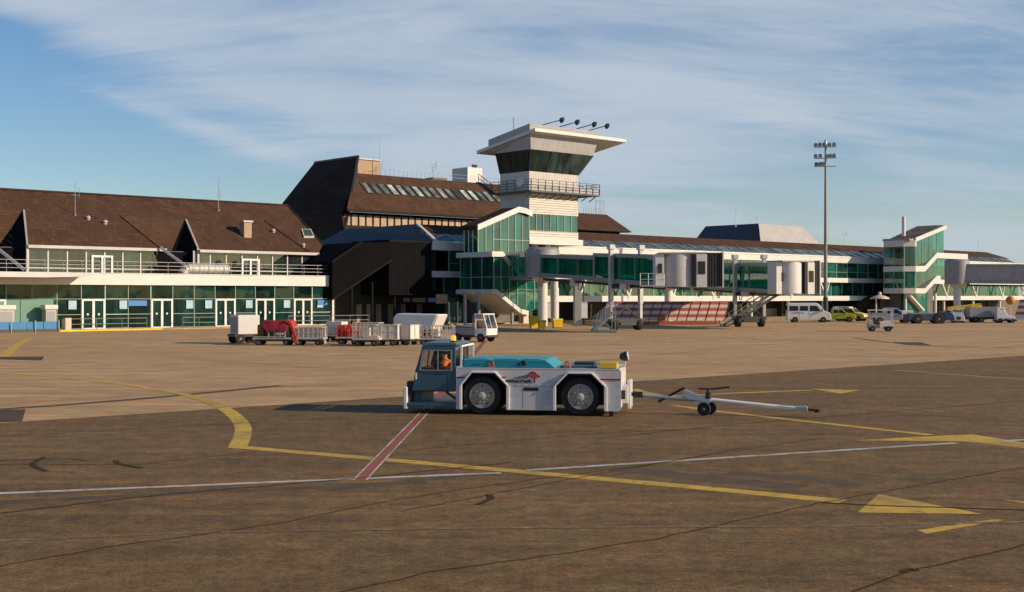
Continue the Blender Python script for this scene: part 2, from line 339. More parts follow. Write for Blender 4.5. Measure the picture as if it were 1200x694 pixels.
g = MB()
rad = [0, 60, 140, 300, 700, 1600, 5000]; n = 48
g.add([(0,0,0)] + [(r*math.cos(2*math.pi*i/n), r*math.sin(2*math.pi*i/n), 0) for r in rad[1:] for i in range(n)],
      [(0, 1+i, 1+(i+1) % n) for i in range(n)] + [(1+k*n+i, 1+(k+1)*n+i, 1+(k+1)*n+(i+1) % n, 1+k*n+(i+1) % n) for k in range(len(rad)-2) for i in range(n)])
struct('ground', g, 'concrete')
a, b = Vector(G(0, 496)), Vector(G(1200, 417)); d = (b-a).normalized()
p0, p1 = a-d*90, b+d*160
struct('asphalt_apron', MB().poly([(*p0,.004), (p0.x,-60,.004), (p1.x,-60,.004), (*p1,.004)]), 'asphalt')
ZC = [0]
def lay():
    ZC[0] += 1; return .0055+.00009*ZC[0]
def strip(mb, pts, w, z, w2=None):
    z = lay()
    pts = [Vector(p) for p in pts]; n = len(pts)
    L_, R_ = [], []
    for i in range(n):
        d = (pts[min(i+1, n-1)]-pts[max(i-1, 0)]).normalized(); e = Vector((-d.y, d.x))
        ww = (w if w2 is None else w+(w2-w)*i/(n-1))/2
        L_.append((*(pts[i]+e*ww), z)); R_.append((*(pts[i]-e*ww), z))
    mb.add(L_+R_, [(i, i+1, n+i+1, n+i) for i in range(n-1)]); return mb
def gp(*px): return [G(*p) for p in px]
def smooth_pts(pts, k=8):
    out = []; P = [Vector(p) for p in pts]
    for i in range(len(P)-1):
        a0, a1, a2, a3 = P[max(i-1,0)], P[i], P[i+1], P[min(i+2,len(P)-1)]
        for j in range(k):
            t = j/k; out.append(.5*((2*a1)+(-a0+a2)*t+(2*a0-5*a1+4*a2-a3)*t*t+(-a0+3*a1-3*a2+a3)*t**3))
    return out+[P[-1]]
def wobble(pts, amp, step=.35):
    out = []; r = random.Random(len(pts)*31+int(pts[0][0]*10))
    for a, b in zip(pts, pts[1:]):
        a, b = Vector(a), Vector(b); m = max(1, int((b-a).length/step)); e = Vector((-(b-a).y, (b-a).x)).normalized()
        out += [a.lerp(b, i/m)+e*r.uniform(-amp, amp) for i in range(m)]
    return out+[Vector(pts[-1])]
Z1, Z2 = .009, .014
m = MB()
for p, w in (([(0,480),(160,468),(330,452)], .5), ([(720,549),(820,560),(940,572)], .7), ([(380,575),(520,560),(640,548)], .35), ([(-20,590),(250,577),(500,565)], .35), ([(1000,396),(1080,405),(1200,408)], .4), ([(850,555),(960,562),(1000,570)], .5)):
    strip(m, smooth_pts(gp(*p), 5), w, .0055)
struct('tyre_marks', m, 'skid')
# yellow lead-in lines
m = MB(); strip(m, smooth_pts(gp((175,455.5),(210,461),(250,473),(272,485),(284,499),(284,511),(278,525))), .42, Z1)
strip(m, gp((277,524),(430,537),(600,552),(800,570),(988,588)), .42, Z1)
strip(m, smooth_pts(gp((742,456),(760,461),(790,464),(860,461),(950,457.5))), .36, Z1)
zz_ = lay(); m.poly([(*p, zz_) for p in gp((948,455.5),(1008,457.5),(985,461.5))])
strip(m, gp((788,475),(830,481),(900,489),(1090,510)), .32, Z1)
zz_ = lay(); m.poly([(*p, zz_) for p in gp((1000,516.5),(1100,511),(1140,509.5),(1200,519),(1330,540),(1128,517.5))])
zz_ = lay(); m.poly([(*p, zz_) for p in gp((1005,601),(1030,579.5),(1152,603))])
zz_ = lay(); m.poly([(*p, zz_) for p in gp((1170,585),(1300,600),(1300,608))])
zz_ = lay(); m.poly([(*p, zz_) for p in gp((1075,622),(1130,614),(1165,609),(1178,610),(1130,618),(1086,626))])
strip(m, gp((1050,434),(1200,445),(1320,453)), .22, Z1)
struct('yellow_apron_line', m, 'paint_yellow')
m = MB(); strip(m, smooth_pts(gp((-20,436),(70,442),(150,451),(176,455.7))), .34, Z1); strip(m, smooth_pts(gp((0,421),(12,411),(24,402),(34,397))), .6, Z1)
for q in ((0,20),(26,34)): zz_ = lay(); m.poly([(*p, zz_) for p in gp((q[0],422),(q[0],418),(q[1],418),(q[1],422))])
strip(m, smooth_pts(gp((1010,404),(1080,413),(1140,409),(1200,402))), .45, Z1); strip(m, smooth_pts(gp((1120,404),(1180,407),(1215,409))), .45, Z1)
struct('worn_yellow_line', m, 'paint_yellow_worn')
m = MB(); strip(m, gp((-60,581),(150,572.5),(587,554.5)), .2, Z1); strip(m, gp((618,551.5),(860,536),(1120,519.5)), .2, Z1); strip(m, gp((1175,517),(1330,509)), .2, Z1)
struct('white_apron_line', m, 'paint_white')
m = MB(); strip(m, gp((422,563),(430,554),(497,484),(508,471.5)), .19, Z2); strip(m, gp((508,471.5),(520,458),(568,400)), .26, Z2); struct('red_stripe', m, 'paint_red')
m = MB()
ra, rb = Vector(G(424,562)), Vector(G(568,400)); rd = (rb-ra).normalized(); re = Vector((-rd.y, rd.x))
for sg in (-1, 1): strip(m, [Vector(p)+re*sg*.118 for p in gp((422,563),(430,554),(497,484),(508,471.5))], .045, Z2)
struct('white_stripe_border', m, 'paint_white')
m = MB()
for x in range(735, 900, 24): strip(m, gp((x,396+.006*(x-735)),(x+11,396.1+.006*(x-735))), .45, Z1)
strip(m, gp((560,391),(700,394),(900,398),(1050,402)), .22, Z1)
struct('white_dashed_line', m, 'paint_dash')
m = MB(); strip(m, gp((-40,636),(250,624),(600,619),(1000,617),(1250,611)), .12, Z1); struct('faded_white_line', m, 'paint_faint')
# dark repair patches, joint seams, tar
m = MB(); zz_ = lay(); m.poly([(*p, zz_) for p in gp((-8,495),(-8,481),(30,480),(26,494))]); zz_ = lay(); m.poly([(*p, zz_) for p in gp((0,421.5),(0,418.5),(52,418),(49,422.5))])
zz_ = lay(); m.poly([(*p, zz_) for p in gp((1045,401),(1080,401.5),(1092,405),(1062,404.5))]); struct('dark_repair_patch', m, 'asphalt_patch')
m = MB()
for pts, w in (([(-30,670),(120,643),(330,614),(430,592),(540,574),(760,545),(960,514)], .05), ([(380,700),(500,672),(640,652),(770,632),(860,612),(960,590),(1100,565),(1250,540)], .05),
               ([(-20,604),(200,579),(420,561),(600,542)], .09), ([(1000,694),(1060,672),(1075,668),(1200,639)], .06), ([(0,512),(250,498),(480,487)], .05), ([(0,545),(160,545),(300,530)], .04),
               ([(480,528),(700,508),(840,502)], .04), ([(700,514),(880,496),(1200,470)], .05), ([(0,540),(80,538),(100,540)], .07), ([(470,600),(680,560),(900,520)], .04), ([(760,468),(1000,480),(1250,500)], .05),
               ([(-20,475),(300,455),(620,440)], .06), ([(200,418),(480,440)], .05), ([(600,432),(900,404),(1200,390)], .06), ([(880,420),(1200,430)], .05), ([(960,590),(1050,593.5),(1300,602)], .10)):
    strip(m, wobble(gp(*pts), .04), w*.72, .0065)
for p in ([(52,536),(38,545),(55,553)], [(136,540),(140,544),(166,549)], [(1058,672),(1066,668),(1076,670)], [(560,592),(575,585),(572,580)]):
    strip(m, smooth_pts(gp(*p)), .11, .0075)
struct('tar_seam', m, 'tar')
# kerb in front of the left wing
m = MB(); x = lambda p: (*W(p[0], p[1]), p[2])
k = MB(x); k.box(-95, 1.5, -.4, 1.6, 0, .14); struct('pavement', k, 'concrete')
k = MB(x); k.box(-95, SS(190,1.8), 1.6, 1.9, 0, .16); struct('yellow_kerb', k, 'yellow')
k = MB(x); k.box(2, 27, -2, 6, 0, .12); struct('footway', k, 'concrete')

# ================================================================== LEFT WING
A = Arch('terminal_wing', 'low terminal wing with folded brown tiled roof, white parapet and green glass ground floor', 'building', -40, 0)
S0, S1, DEP = -84, 1.4, 19
k0, t0r, sl = 8.45, -5.0, .573
def RF(px, py): return hit(px, py, k0, t0r, sl)
A.box('floor_slab', 'floor_in', S0, .2, -DEP, -.05, .02, .16)
A.box('back_wall', 'interior', S0, .2, -DEP, -7.0, .17, 8.3)
A.box('ceiling', 'interior', S0, .1, -6.98, -.35, 4.45, 4.6)
A.box('terrace', 'zinc', S0, .3, -6.9, -.02, 4.62, 5.3)
A.box('end_wall', 'panel_white', .1, .35, -DEP, -.3, .0, 4.6)
m = A.mb().box(S0, .45, -.01, .3, 4.5, 5.62); m.box(S0, .5, -.25, .36, 5.62, 5.7)
A.part(m, 'parapet', 'white', bevel=.02)
MOD = 2.42; doors = {1, 3, 5, 8, 11, 15, 19}
bl = [-.4-MOD*i for i in range(35)]
for i in range(34):
    a, b = bl[i+1], bl[i]
    if i in doors:
        m = A.mb().box(a+.02, b-.02, .0, .1, .16, .26); m.box(a+.02, a+.2, .0, .12, .26, 3.1); m.box(b-.2, b-.02, .0, .12, .26, 3.1); m.box(a+.2, b-.2, .0, .12, 2.92, 3.1)
        c = (a+b)/2; m.box(c-.12, c+.12, .0, .12, .26, 2.92)
        d = A.part(m, 'door', 'tug_trim')
        for q0, q1 in ((a+.2, c-.12), (c+.12, b-.2)):
            A.part(A.mb().box(q0, q1, .03, .05, .26, 2.92), 'pane', 'glass_dark', d)
            A.part(A.mb().lathe(((q0+q1)/2, .055, 1.6), (0,1,0), [(.11,0),(.11,.01)], 12), 'door_sticker', 'panel_white', d)
        A.part(A.mb().tube((c-.16,.16,1.0),(c-.16,.16,1.5),.025,6), 'handle', 'steel', d)
        m = A.mb().box(a, b, -.02, .0, 3.16, 4.5, 1); m.box(a, b, -.03, .05, 3.1, 3.16)
    else:
        m = A.mb().box(a, b, -.02, .0, .26, 4.5, 1)
        for z in (.16, 1.55, 3.08): m.box(a, b, -.03, .05, z, z+.06)
    m.box(a-.035, a+.035, -.06, .06, .17, 4.5)
    A.part(m, 'window', ['frame' if i in (0, 10, 8) else 'frame_green', 'glass_dark'])
for i in (10, 12.15, 7, 6.1, 4.1, 2.15, .35):
    s = -.4-MOD*i; A.box('notice', 'poster', s-.95, s-.15, .1, .13, 2.1, 2.95)
for i, w in ((9.2, 2.0), (.2, 1.3)):
    s = -.4-MOD*i; A.box('blue_sign', 'sign_blue', s-w, s, .14, .18, 2.4, 2.95)
for i in range(17): A.box('ceiling_beam', 'panel_white', -2-4.84*i, -1.8-4.84*i, -6.9, -.4, 4.2, 4.44)
for i in range(12): A.box('interior_counter', 'tan' if i % 3 else 'interior_dark', -5-6.6*i, -2.2-6.6*i, -6.2, -5.4, .17, 1.3)
# green back-painted wall panels behind glass at left
for i in range(8): e_ = SS(63,.1); A.box('mint_panel', 'mint', e_-3.2*(i+1)+.03, e_-3.2*i-.03, .07, .11, .2, 3.05)
for i in doors:
    a, b = bl[i+1], bl[i]; A.part(A.mb().box(a, b, -.02, .0, 3.16, 4.5, 1).box(a, b, -.03, .05, 3.1, 3.16), 'transom_window', ['frame_green', 'glass_dark'])
for g0, g1 in ((-37.5,-32.6), (-18.8,-14.6), (-60.5,-59)): A.box('recess_wall', 'shade_black', g0, g1, -6.6, -6.3, 5.3, 8.2)  # near-black boxes added to paint the shade between the roof bays
# upper storey
UA = -5.3
for (a, b, nb) in ((-60, -37.5, 9), (-32.6, -18.8, 7), (-14.6, 1.2, 8)):
    for i in range(nb):
        q0, q1 = a+(b-a)*i/nb, a+(b-a)*(i+1)/nb
        m = A.mb().box(q0, q1, UA-.02, UA, 5.3, 8.3, 1); m.box(q0-.06, q0+.06, UA-.08, UA+.08, 5.3, 8.35)
        m.box(q0, q1, UA-.03, UA+.06, 6.15, 6.27); m.box(q0, q1, UA-.03, UA+.05, 5.3, 5.4)
        A.part(m, 'upper_window', ['frame', 'glass'])
    A.box('upper_floor', 'floor_in', a, b, -12, UA-.1, 5.3, 5.36)
for s in (-25.0, -7.6):
    m = A.mb()
    for q in (-1.15, -.1, .95): m.box(s+q, s+q+.2, UA+.02, UA+.16, 5.32, 7.6)
    m.box(s-1.15, s+1.15, UA+.03, UA+.15, 7.4, 7.6); A.part(m, 'terrace_door', 'tug_trim')
# roof
tR = -16.; zR = k0+sl*(t0r-tR)
A1, A2 = RF(28,247), RF(218,258)
V1a, V1b, V2a, V2b = RF(140,253), RF(188,291.7), RF(310,259), RF(362,295.8)
C1, C2 = RF(32,287), RF(232,291.6)
rr = (4.0, tR, zR); hb = P3(388,297,-5.0)
E2 = P3(203,302,-8.6); E1 = P3(-12,302,-8.6); E3 = P3(376,303,-6.5)
roof = A.mb()
def pl(*pts, mi=0): roof.poly(pts, mi)
far = S0
pl((far,tR,zR), (A1[0]-6,tR,zR), (A1[0]-6, A1[1]-.5, A1[2]+.3), (far, -5, 8.45))
pl((A1[0]-6,tR,zR), (A1[0],tR,zR), A1, E1, (A1[0]-6, A1[1]-.5, A1[2]+.3))
pl((A1[0],tR,zR), (V1a[0],tR,zR), V1a, A1)
pl(A1, V1a, V1b, C1)
pl((V1a[0],tR,zR), (A2[0],tR,zR), A2, V1a)
pl(V1a, A2, E2, V1b)
pl((A2[0],tR,zR), (V2a[0],tR,zR), V2a, A2)
pl(A2, V2a, V2b, C2)
pl((V2a[0],tR,zR), rr, hb, V2b, V2a)
pl(V2b, hb, E3)
pl(rr, (3.6,-DEP-3,zR-2), (hb[0]+1.5,-DEP-3,6.5), (hb[0]+.6,-5.2,6.0), hb)          # hip end
pl((far,tR,zR), rr, (3.6,-DEP-3,zR-2), (far,-DEP-3,zR-2))
A.part(roof, 'roof', 'tile_brown')
m = A.mb(); m.tube((far,tR,zR+.02), (4.0,tR,zR+.02), .16, 8); m.tube(rr, hb, .12, 8); m.tube(V1a, V1b, .11, 6); m.tube(V2a, V2b, .11, 6); A.part(m, 'ridge_tiles', 'tile_dark_shade')
for a_, e_, c_ in ((A1, E1, C1), (A2, E2, C2)):
    q = A.mb(); f_ = (c_[0]-.1, c_[1], 5.4); q.poly([a_, e_, (e_[0], e_[1], 5.4), f_, c_])
    A.part(q, 'roof_cheek', 'shade_cladding')  # cheek shade put into its near-black colour
    A.part(A.mb().bar(a_, c_, .18, .25).bar(c_, (c_[0], c_[1], 5.5), .22, .22), 'verge', 'zinc')
    pass
for q0, q1 in (((188,290),(221,314)), ((-8,287),(28,316)), ((373,299),(389,311))): A.part(A.mb().bar(P3(*q0,-4.5), P3(*q1,-2.2), .22, .26), 'gutter_pipe', 'galv')
for a_, b_ in ((C1, V1b), (C2, hb), ((far,-5,8.45), (E1[0]-3,-5,8.45))):
    A.part(A.mb().bar((a_[0], -4.9, 8.33), (b_[0]+.6, -4.9, 8.33), .35, .3), 'gutter', 'zinc')
    A.part(A.mb().box(a_[0]+.1, b_[0], -12, -4.95, 8.2, 8.32) if False else A.mb().box(a_[0]+.1, b_[0]-.3, -6.6, -5.02, 8.22, 8.33), 'soffit', 'interior'); A.box('eave_board', 'tile_dark_shade', a_[0], b_[0], -5.55, -5.4, 8.2, 8.66)
# small things on the roof
def on(px, py, d=0): s, t, z = RF(px, py); return s, t, z
s, t, z = on(288, 276)
ch = A.part(A.mb().box(s-.5, s+.5, t-.5, t+.5, z-.4, z+1.5), 'chimney', 'brickwork', bevel=.03); A.part(A.mb().box(s-.62, s+.62, t-.62, t+.62, z+1.5, z+1.7), 'chimney_cap', 'zinc', ch)
for px, py in ((360,274),): 
    a0, a1, b1, b0 = RF(px-7,py-4), RF(px+4,py-4), RF(px+8,py+5), RF(px-4,py+5)
    up = lambda p, d: (p[0], p[1]+d*.5, p[2]+d)
    A.part(A.mb().loft([up(p,-.05) for p in (a0,a1,b1,b0)], [up(p,.16) for p in (a0,a1,b1,b0)]), 'roof_window', 'frame')
    c0 = [tuple((Vector(p)*.82+Vector(a0)*.09+Vector(b1)*.09)) for p in (a0,a1,b1,b0)]
    A.part(A.mb().loft([up(p,.1) for p in c0], [up(p,.2) for p in c0]), 'roof_window_pane', 'skylight_glass')
for px, py in ((103,257),(123,262),(320,272),(355,289)):
    s, t, z = on(px, py); A.part(A.mb().lathe((s,t,z-.1), (0,.3,1), [(.22,0),(.22,.3),(.28,.32),(.1,.5)], 10), 'roof_vent', 'zinc', smooth=True)
# terrace railing, silver duct
rl = A.mb()
railing(rl, (S0,-.05,5.7), (-.2,-.05,5.7), 1.15, 46, 3, .03)
A.part(rl, 'railing', 'rail_grey')
m = A.mb(); a, b = SS(222, -.9), SS(268, -.9)
m.tube((a,-1.3,6.25), (b,-1.3,6.25), .55, 16); m.lathe((b,-1.3,6.25), (1,0,0), [(.55,0),(.5,.12),(.3,.2)], 16)
m.path([(a+.1,-1.3,6.25),(a-.35,-1.3,6.1),(a-.55,-1.3,5.75),(a-.6,-1.3,5.3)], .53, 16)
for i in range(9): m.lathe((a+(b-a)*i/8,-1.3,6.25), (1,0,0), [(.58,-.05),(.58,.05)], 16)
A.part(m, 'ventilation_duct', 'zinc', smooth=True)
# canopy at the far left
m = A.mb(); e = SS(113, 4); pr = [(S0, 5.12), (e-5, 5.12), (e-1.5, 5.22), (e+.2, 5.5), (e+.2, 5.62), (S0, 5.62)]
m.prism([(p[0], p[1]) for p in pr], 'y', .37, 4.2)
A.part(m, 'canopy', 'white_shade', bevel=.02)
for s in (-75, -52): A.box('canopy_column', 'panel_white', s, s+.3, 3.2, 3.5, .14, 5.1)

def tg(name, label, cat, s, t, z=0, rz=0, group=None):
    x, y = W(s, t); return thing(name, label, cat, (x, y, z), TH+rz, group)
# antennas
def antenna(px, py, t, ptop, label, arms=(), z0=None, r=.05):
    if z0 is None: s, tt, z0 = RF(px, py)
    else: s, tt = SS(px, t), t
    o = tg('antenna', label, 'antenna', s, tt, z0-.2)
    Y = (W(s, tt)[1]); h = (py-ptop)*Y/F+.2
    o_ = MB().tube((0,0,0), (0,0,h), r, 6, r*.6); o_.build('mast', 'steel', o)
    m = MB(); m.lathe((0,0,0), (0,0,1), [(r*3,0),(r*3,.3),(r,.4)], 8)
    for (f, a, l) in arms:
        m.tube((-l/2*math.cos(a),-l/2*math.sin(a),h*f), (l/2*math.cos(a),l/2*math.sin(a),h*f), r*.55, 5)
        m.tube((l/2*math.cos(a),l/2*math.sin(a),h*f-.3), (l/2*math.cos(a),l/2*math.sin(a),h*f+.8), r*.5, 5)
    m.build('aerial_arms', 'steel', o)
    return o
antenna(88, 252, 0, 213, 'thin aerial with side arm, leftmost on the brown roof of the low wing', ((.62, 0, .9),))
antenna(256, 247, -15.5, 207, 'bare thin aerial at the ridge of the low wing roof, left of the tall roof', ((.45, .3, .5),))
# planters / service kiosks, blue sheet, bollard, handrails
for px0, px1, lab in ((-10, 17, 'wide grey service kiosk with white cap behind the blue barrier, cut by the left edge'), (50, 65, 'narrow grey service kiosk with white cap at the right end of the blue barrier')):
    s0_, s1_ = SS(px0, 1.2), SS(px1, 1.2); o = tg('service_kiosk', lab, 'kiosk', (s0_+s1_)/2, 1.2, .14); w = (s1_-s0_)/2*.82
    MB().box(-w, w, -.5, .5, 0, 2.0).build('cabinet', 'zinc', o, bevel=.02); MB().box(-w-.12, w+.12, -.62, .62, 2.0, 2.42).build('cap', 'white', o, bevel=.03)
    MB().box(-w*.8, w*.8, -.515, -.502, .15, 1.8).build('door', 'tube_grey', o)
s0_, s1_ = SS(-30, 2.4), SS(70, 2.4); o = tg('blue_barrier', 'long low bright blue barrier of plastic sheets on posts by the left kerb', 'barrier', s0_, 2.4)
L_ = s1_-s0_
for i in range(5): MB().prism([(-.05,.28),(.08,.28),(.02,1.0),(-.02,1.0)], 'x', L_*i/5+.02, L_*(i+1)/5-.02).build('sheet', 'blue_sheet', o, bevel=.015)
MB().box(0, L_, -.12, .12, 0, .27).build('base', 'dark_steel', o)
for i in range(4): MB().tube((L_*(i+.45)/3.45*.98,-.18,0), (L_*(i+.45)/3.45*.98,-.18,1.15), .05, 8).build('post', 'galv', o)
o = tg('concrete_block', 'pale sloped concrete block at the end of the handrail by the blue barrier', 'block', SS(78, 1.2), 1.2, .14)
MB().prism([(-.45,0),(.45,0),(.45,.95),(-.1,1.15),(-.45,1.15)], 'x', -.3, .3).build('body', 'cream', o, bevel=.03)
for px0, px1, lab in ((82, 172, 'long low steel handrail between the second and third glass doors from the left'), (214, 252, 'short steel handrail left of the middle glass doors'), (338, 386, 'steel handrail before the rightmost glass doors of the low wing'), (388, 432, 'steel handrail in front of the dark ramp')):
    a, b = SS(px0, 1.3), SS(px1, 1.3); o = tg('handrail', lab, 'handrail', a, 1.3, .14, group='steel handrails on the pavement')
    railing(MB(), (0,0,0), (b-a,0,0), 1.05, max(2, int((b-a)/2)), 2, .035).build('rails', 'rail_grey', o)
# ================================================================== MAIN TERMINAL (tall mansard)
A = Arch('main_terminal', 'tall terminal block with steep dark brown tiled roof, flat top and a row of skylights', 'building', 38, -30)
kt = -28.0; kz = ST(420,247,kt)[1]; FZ = ST(418,203,kt-6.6)[1]; ks = (FZ-kz)/6.6; KF = kt-6.6
def MF(px, py): return hit(px, py, kz, kt, ks)
RN = P3(420,183,KF+.4); NB = P3(404,272,kt); TBk = kt-18; FB = P3(331,238,TBk); RFr = (RN[0], TBk, RN[2])
LBs = NB[0]
TL = MF(418,203); sR = SS(640,KF); sH = SS(668,kt); s2R = SS(711,KF); s2H = SS(741,kt); z2 = ST(700,251,KF)[1]; KZB = ST(420,264,kt)[1]
m = A.mb()
m.poly([(LBs+.3,kt,kz), (sH,kt,kz), (sR,KF,FZ), (RN[0]-.3,KF,FZ)])
m.poly([(RN[0]-.3,KF,FZ), (sR,KF,FZ), (sR,TBk,FZ), (RN[0]+.5,TBk,FZ)])
m.poly([(sH,kt,kz), (sH,TBk-4,kz), (sR,TBk,FZ), (sR,KF,FZ)])
m.poly([(LBs+.3,kt,kz), (sH,kt,kz), (sH,kt-1.2,kz-.1), (LBs+.3,kt-1.2,kz-.1)])
A.part(m, 'roof', 'tile_brown')
zb2 = ST(735,272,kt)[1]; s2L = SS(640,KF)-4
m = A.mb(); m.poly([(s2L,kt,zb2), (s2H,kt,zb2), (s2R,KF,z2), (s2L,KF,z2)]); m.poly([(s2H,kt,zb2), (s2H,TBk,zb2), (s2R,TBk+3,z2), (s2R,KF,z2)]); m.poly([(s2L,KF,z2), (s2R,KF,z2), (s2R,TBk+3,z2), (s2L,TBk+3,z2)]); m.poly([(s2L,kt,zb2), (s2H,kt,zb2), (s2H,kt-1.4,zb2-.05), (s2L,kt-1.4,zb2-.05)])
A.part(m, 'lower_roof', 'tile_brown'); A.box('lower_wall', 'tile_dark_shade', s2L, s2H-1.5, TBk+1, kt-1.6, 0, zb2-.1)
for i in range(9): q0 = s2L+(s2H-2-s2L)*i/9; A.box('lower_window', 'tan', q0+.3, q0+(s2H-2-s2L)/9-.3, kt-1.55, kt-1.4, zb2-1.7, zb2-.5)
m = A.mb(); railing(m, (s2R-5.5,KF-.4,z2), (s2R-.3,KF-.4,z2), 1.1, 8, 2, .03); m.path([(s2R-.3,KF-.4,z2+1.1),(s2R-.3,KF-.4,z2+2.4),(s2R-2.4,KF-.4,z2+2.4),(s2R-2.4,KF-.4,z2)], .04, 5); m.path([(s2R-1.3,KF-.4,z2+2.4),(s2R-1.3,KF-.4,z2)], .04, 5); A.part(m, 'lower_railing', 'rail_grey')
m = A.mb()
lo = lambda p, z: (p[0], p[1], z)
m.poly([RN, RFr, FB, NB]); m.poly([NB, FB, lo(FB, 4), lo(NB, 4)]); m.poly([RN, NB, (LBs+.3,kt-1.2,kz-.7), (RN[0]+.05,KF-.2,FZ-.1)])
m.poly([RN, RFr, (RN[0]+.1,TBk,FZ-1), (RN[0]+.1,KF,FZ-1)]); m.poly([FB, RFr, (RN[0]+.1,TBk,6), lo(FB, 4)])
A.part(m, 'steep_side_roof', 'tile_dark_shade')  # darker tile copy puts the shade of this side into its colour
A.part(A.mb().bar(RN, NB, .3, .3).bar(RN, RFr, .3, .25), 'roof_edge_trim', 'dark_steel')
m = A.mb().box(LBs+2.5, sH-.2, TBk+.5, kt-1.6, 0, kz-.1); A.part(m, 'wall', 'tan')
n_ = 34; a, b = LBs+.6, sH-.6
for i in range(n_):
    q0, q1 = a+(b-a)*i/n_, a+(b-a)*(i+1)/n_
    m = A.mb().box(q0, q0+.26, kt-1.55, kt-1.3, KZB, kz-.15, 1); m.box(q0+.26, q1, kt-1.5, kt-1.35, KZB, kz-.5); m.box(q0+.26, q1, kt-1.52, kt-1.33, kz-.5, kz-.15, 1)  # tan fill paints warm reflected light into the panes
    A.part(m, 'window', ['tan', 'charcoal'])
A.part(A.mb().box(LBs+.3, sH-.4, kt-1.3, kt-.7, KZB-2.2, KZB), 'cornice', 'tile_dark_shade')
A.part(A.mb().box(LBs+.5, sH-.5, kt-.15, kt+.05, kz-.1, kz+.25), 'gutter', 'tile_dark_shade')
s0_ = MF(431,226)[0]; s1_ = MF(583,237)[0]
for i in range(17):
    s = s0_+(s1_-s0_)*i/16; zt, zb = kz+(FZ-kz)*.74, kz+(FZ-kz)*.46; f = lambda z, d: (kt-(z-kz)/ks+d*.6, z+d*.7)
    q = [(s-.1, zb), (s+1.0, zb), (s+.65, zt), (s-.45, zt)]
    fr = A.mb().loft([(x, *f(z, -.05)) for x, z in q], [(x, *f(z, .12)) for x, z in q])
    o = A.part(fr, 'skylight', 'dark_steel')
    q = [(s, zb+.1), (s+.85, zb+.1), (s+.57, zt-.1), (s-.28, zt-.1)]
    A.part(A.mb().loft([(x, *f(z, .05)) for x, z in q], [(x, *f(z, .16)) for x, z in q]), 'pane', 'skylight_sheen' if i in (0,3,4,6,8,9,10,12,13,15,16) else 'skylight_glass', o)
tt = KF-3; PZ = ST(430,186,tt)[1]; s0_, s1_ = SS(419,tt), SS(444,tt); c = A.box('brick_penthouse', 'brickwork', s0_, s1_, tt-3, tt, FZ, PZ-.2); A.box('penthouse_cap', 'zinc', s0_-.2, s1_+.2, tt-3.2, tt+.2, PZ-.2, PZ, c)
tt = KF-4; PZ = ST(550,196,tt)[1]; s0_, s1_ = SS(548,tt), SS(565,tt); c = A.box('plant_box', 'panel_white', s0_, s1_, tt-4, tt, FZ, PZ)
for q in (.55, .72): A.part(A.mb().lathe((s0_+(s1_-s0_)*q,tt-.6,PZ), (0,0,1), [(.2,0),(.2,.35),(.35,.36),(.35,.5),(.1,.6)], 10), 'roof_fan', 'dark_steel', c)
m = A.mb(); railing(m, (SS(446,KF-.4),KF-.4,FZ), (sR-.2,KF-.4,FZ), 1.1, 40, 2, .022); A.part(m, 'railing', 'rail_grey')
m = A.mb(); railing(m, (sR-2.5,KF-.8,FZ), (sR-.2,KF-.8,FZ), 1.8, 5, 3, .03); A.part(m, 'access_ladder_cage', 'rail_grey')
A.box('vent_housing', 'dark_steel', SS(507,KF-4), SS(524,KF-4), KF-6, KF-4, FZ, FZ+.8)
antenna(445, 203, KF-2, 157, 'tall thin whip aerial by the brick block on the tall brown roof', ((.25, .3, 1.2),), z0=FZ, r=.06)
antenna(508, 207, KF-2, 187, 'television aerial with short cross arms on the flat top of the tall roof', ((.95, .3, 1.6), (.8, .3, 1.2), (.6, 1.4, .8)), z0=FZ, r=.05)

# ================================================================== CONCOURSE
A = Arch('concourse', 'long glass concourse with white bands, V struts and brown roof strip', 'building', 90, 0)
CS, CE = 13.6, 172.0
A.box('core', 'interior_dark', CS+1, CE-.5, -24, -10, 0.02, 10.6)
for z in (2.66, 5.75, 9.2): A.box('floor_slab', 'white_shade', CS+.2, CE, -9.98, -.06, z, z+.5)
m = A.mb().box(CS, CE, -.05, .28, 9.0, 10.0); m.box(CS, CE, -.05, .34, 9.93, 10.06); A.part(m, 'fascia', 'white')
A.part(A.mb().box(CS, CE, -.055, .22, 5.68, 6.45), 'slab_edge', 'panel_white')
A.part(A.mb().box(23, CE, -1.4, .42, 2.62, 3.42), 'lower_band', 'white')
m = A.mb(); z1, z2, z3 = 10.0, 11.15, 12.5
m.poly([(CS+1.6,-3,z2), (CE-2,-3,z2), (CE-6,-6,z3), (CS+3.2,-6,z3)]); m.poly([(CS+3.2,-6,z3), (CE-6,-6,z3), (CE-6,-20,z3-.2), (CS+3.2,-20,z3-.2)])
m.poly([(CE-2,-3,z2), (CE-6,-6,z3), (CE-6,-20,z3-.2), (CE-2,-24,z2)])
A.part(m, 'roof', 'tile_brown')
hip = P3(465,263,-6.2); hip2 = P3(475,284,.0)
m = A.mb(); m.poly([(CS+1.4,-.05,10.05), (CS+3.1,-6,12.52), (CS+3.1,-22,12.5), (CS-3.0,-22,9.6)]); m.poly([(CS+1.4,-.05,10.05), (CS-3.0,-22,9.6), (CS-3,-22,4), (CS+1.4,-.05,4)])
A.part(m, 'hip_end', 'slate')
A.part(A.mb().bar((CS+1.5,0,10.1), (CS+3.2,-6.1,12.6), .3, .22), 'hip_trim', 'white')
nb = 52; L_ = CE-2-CS-2
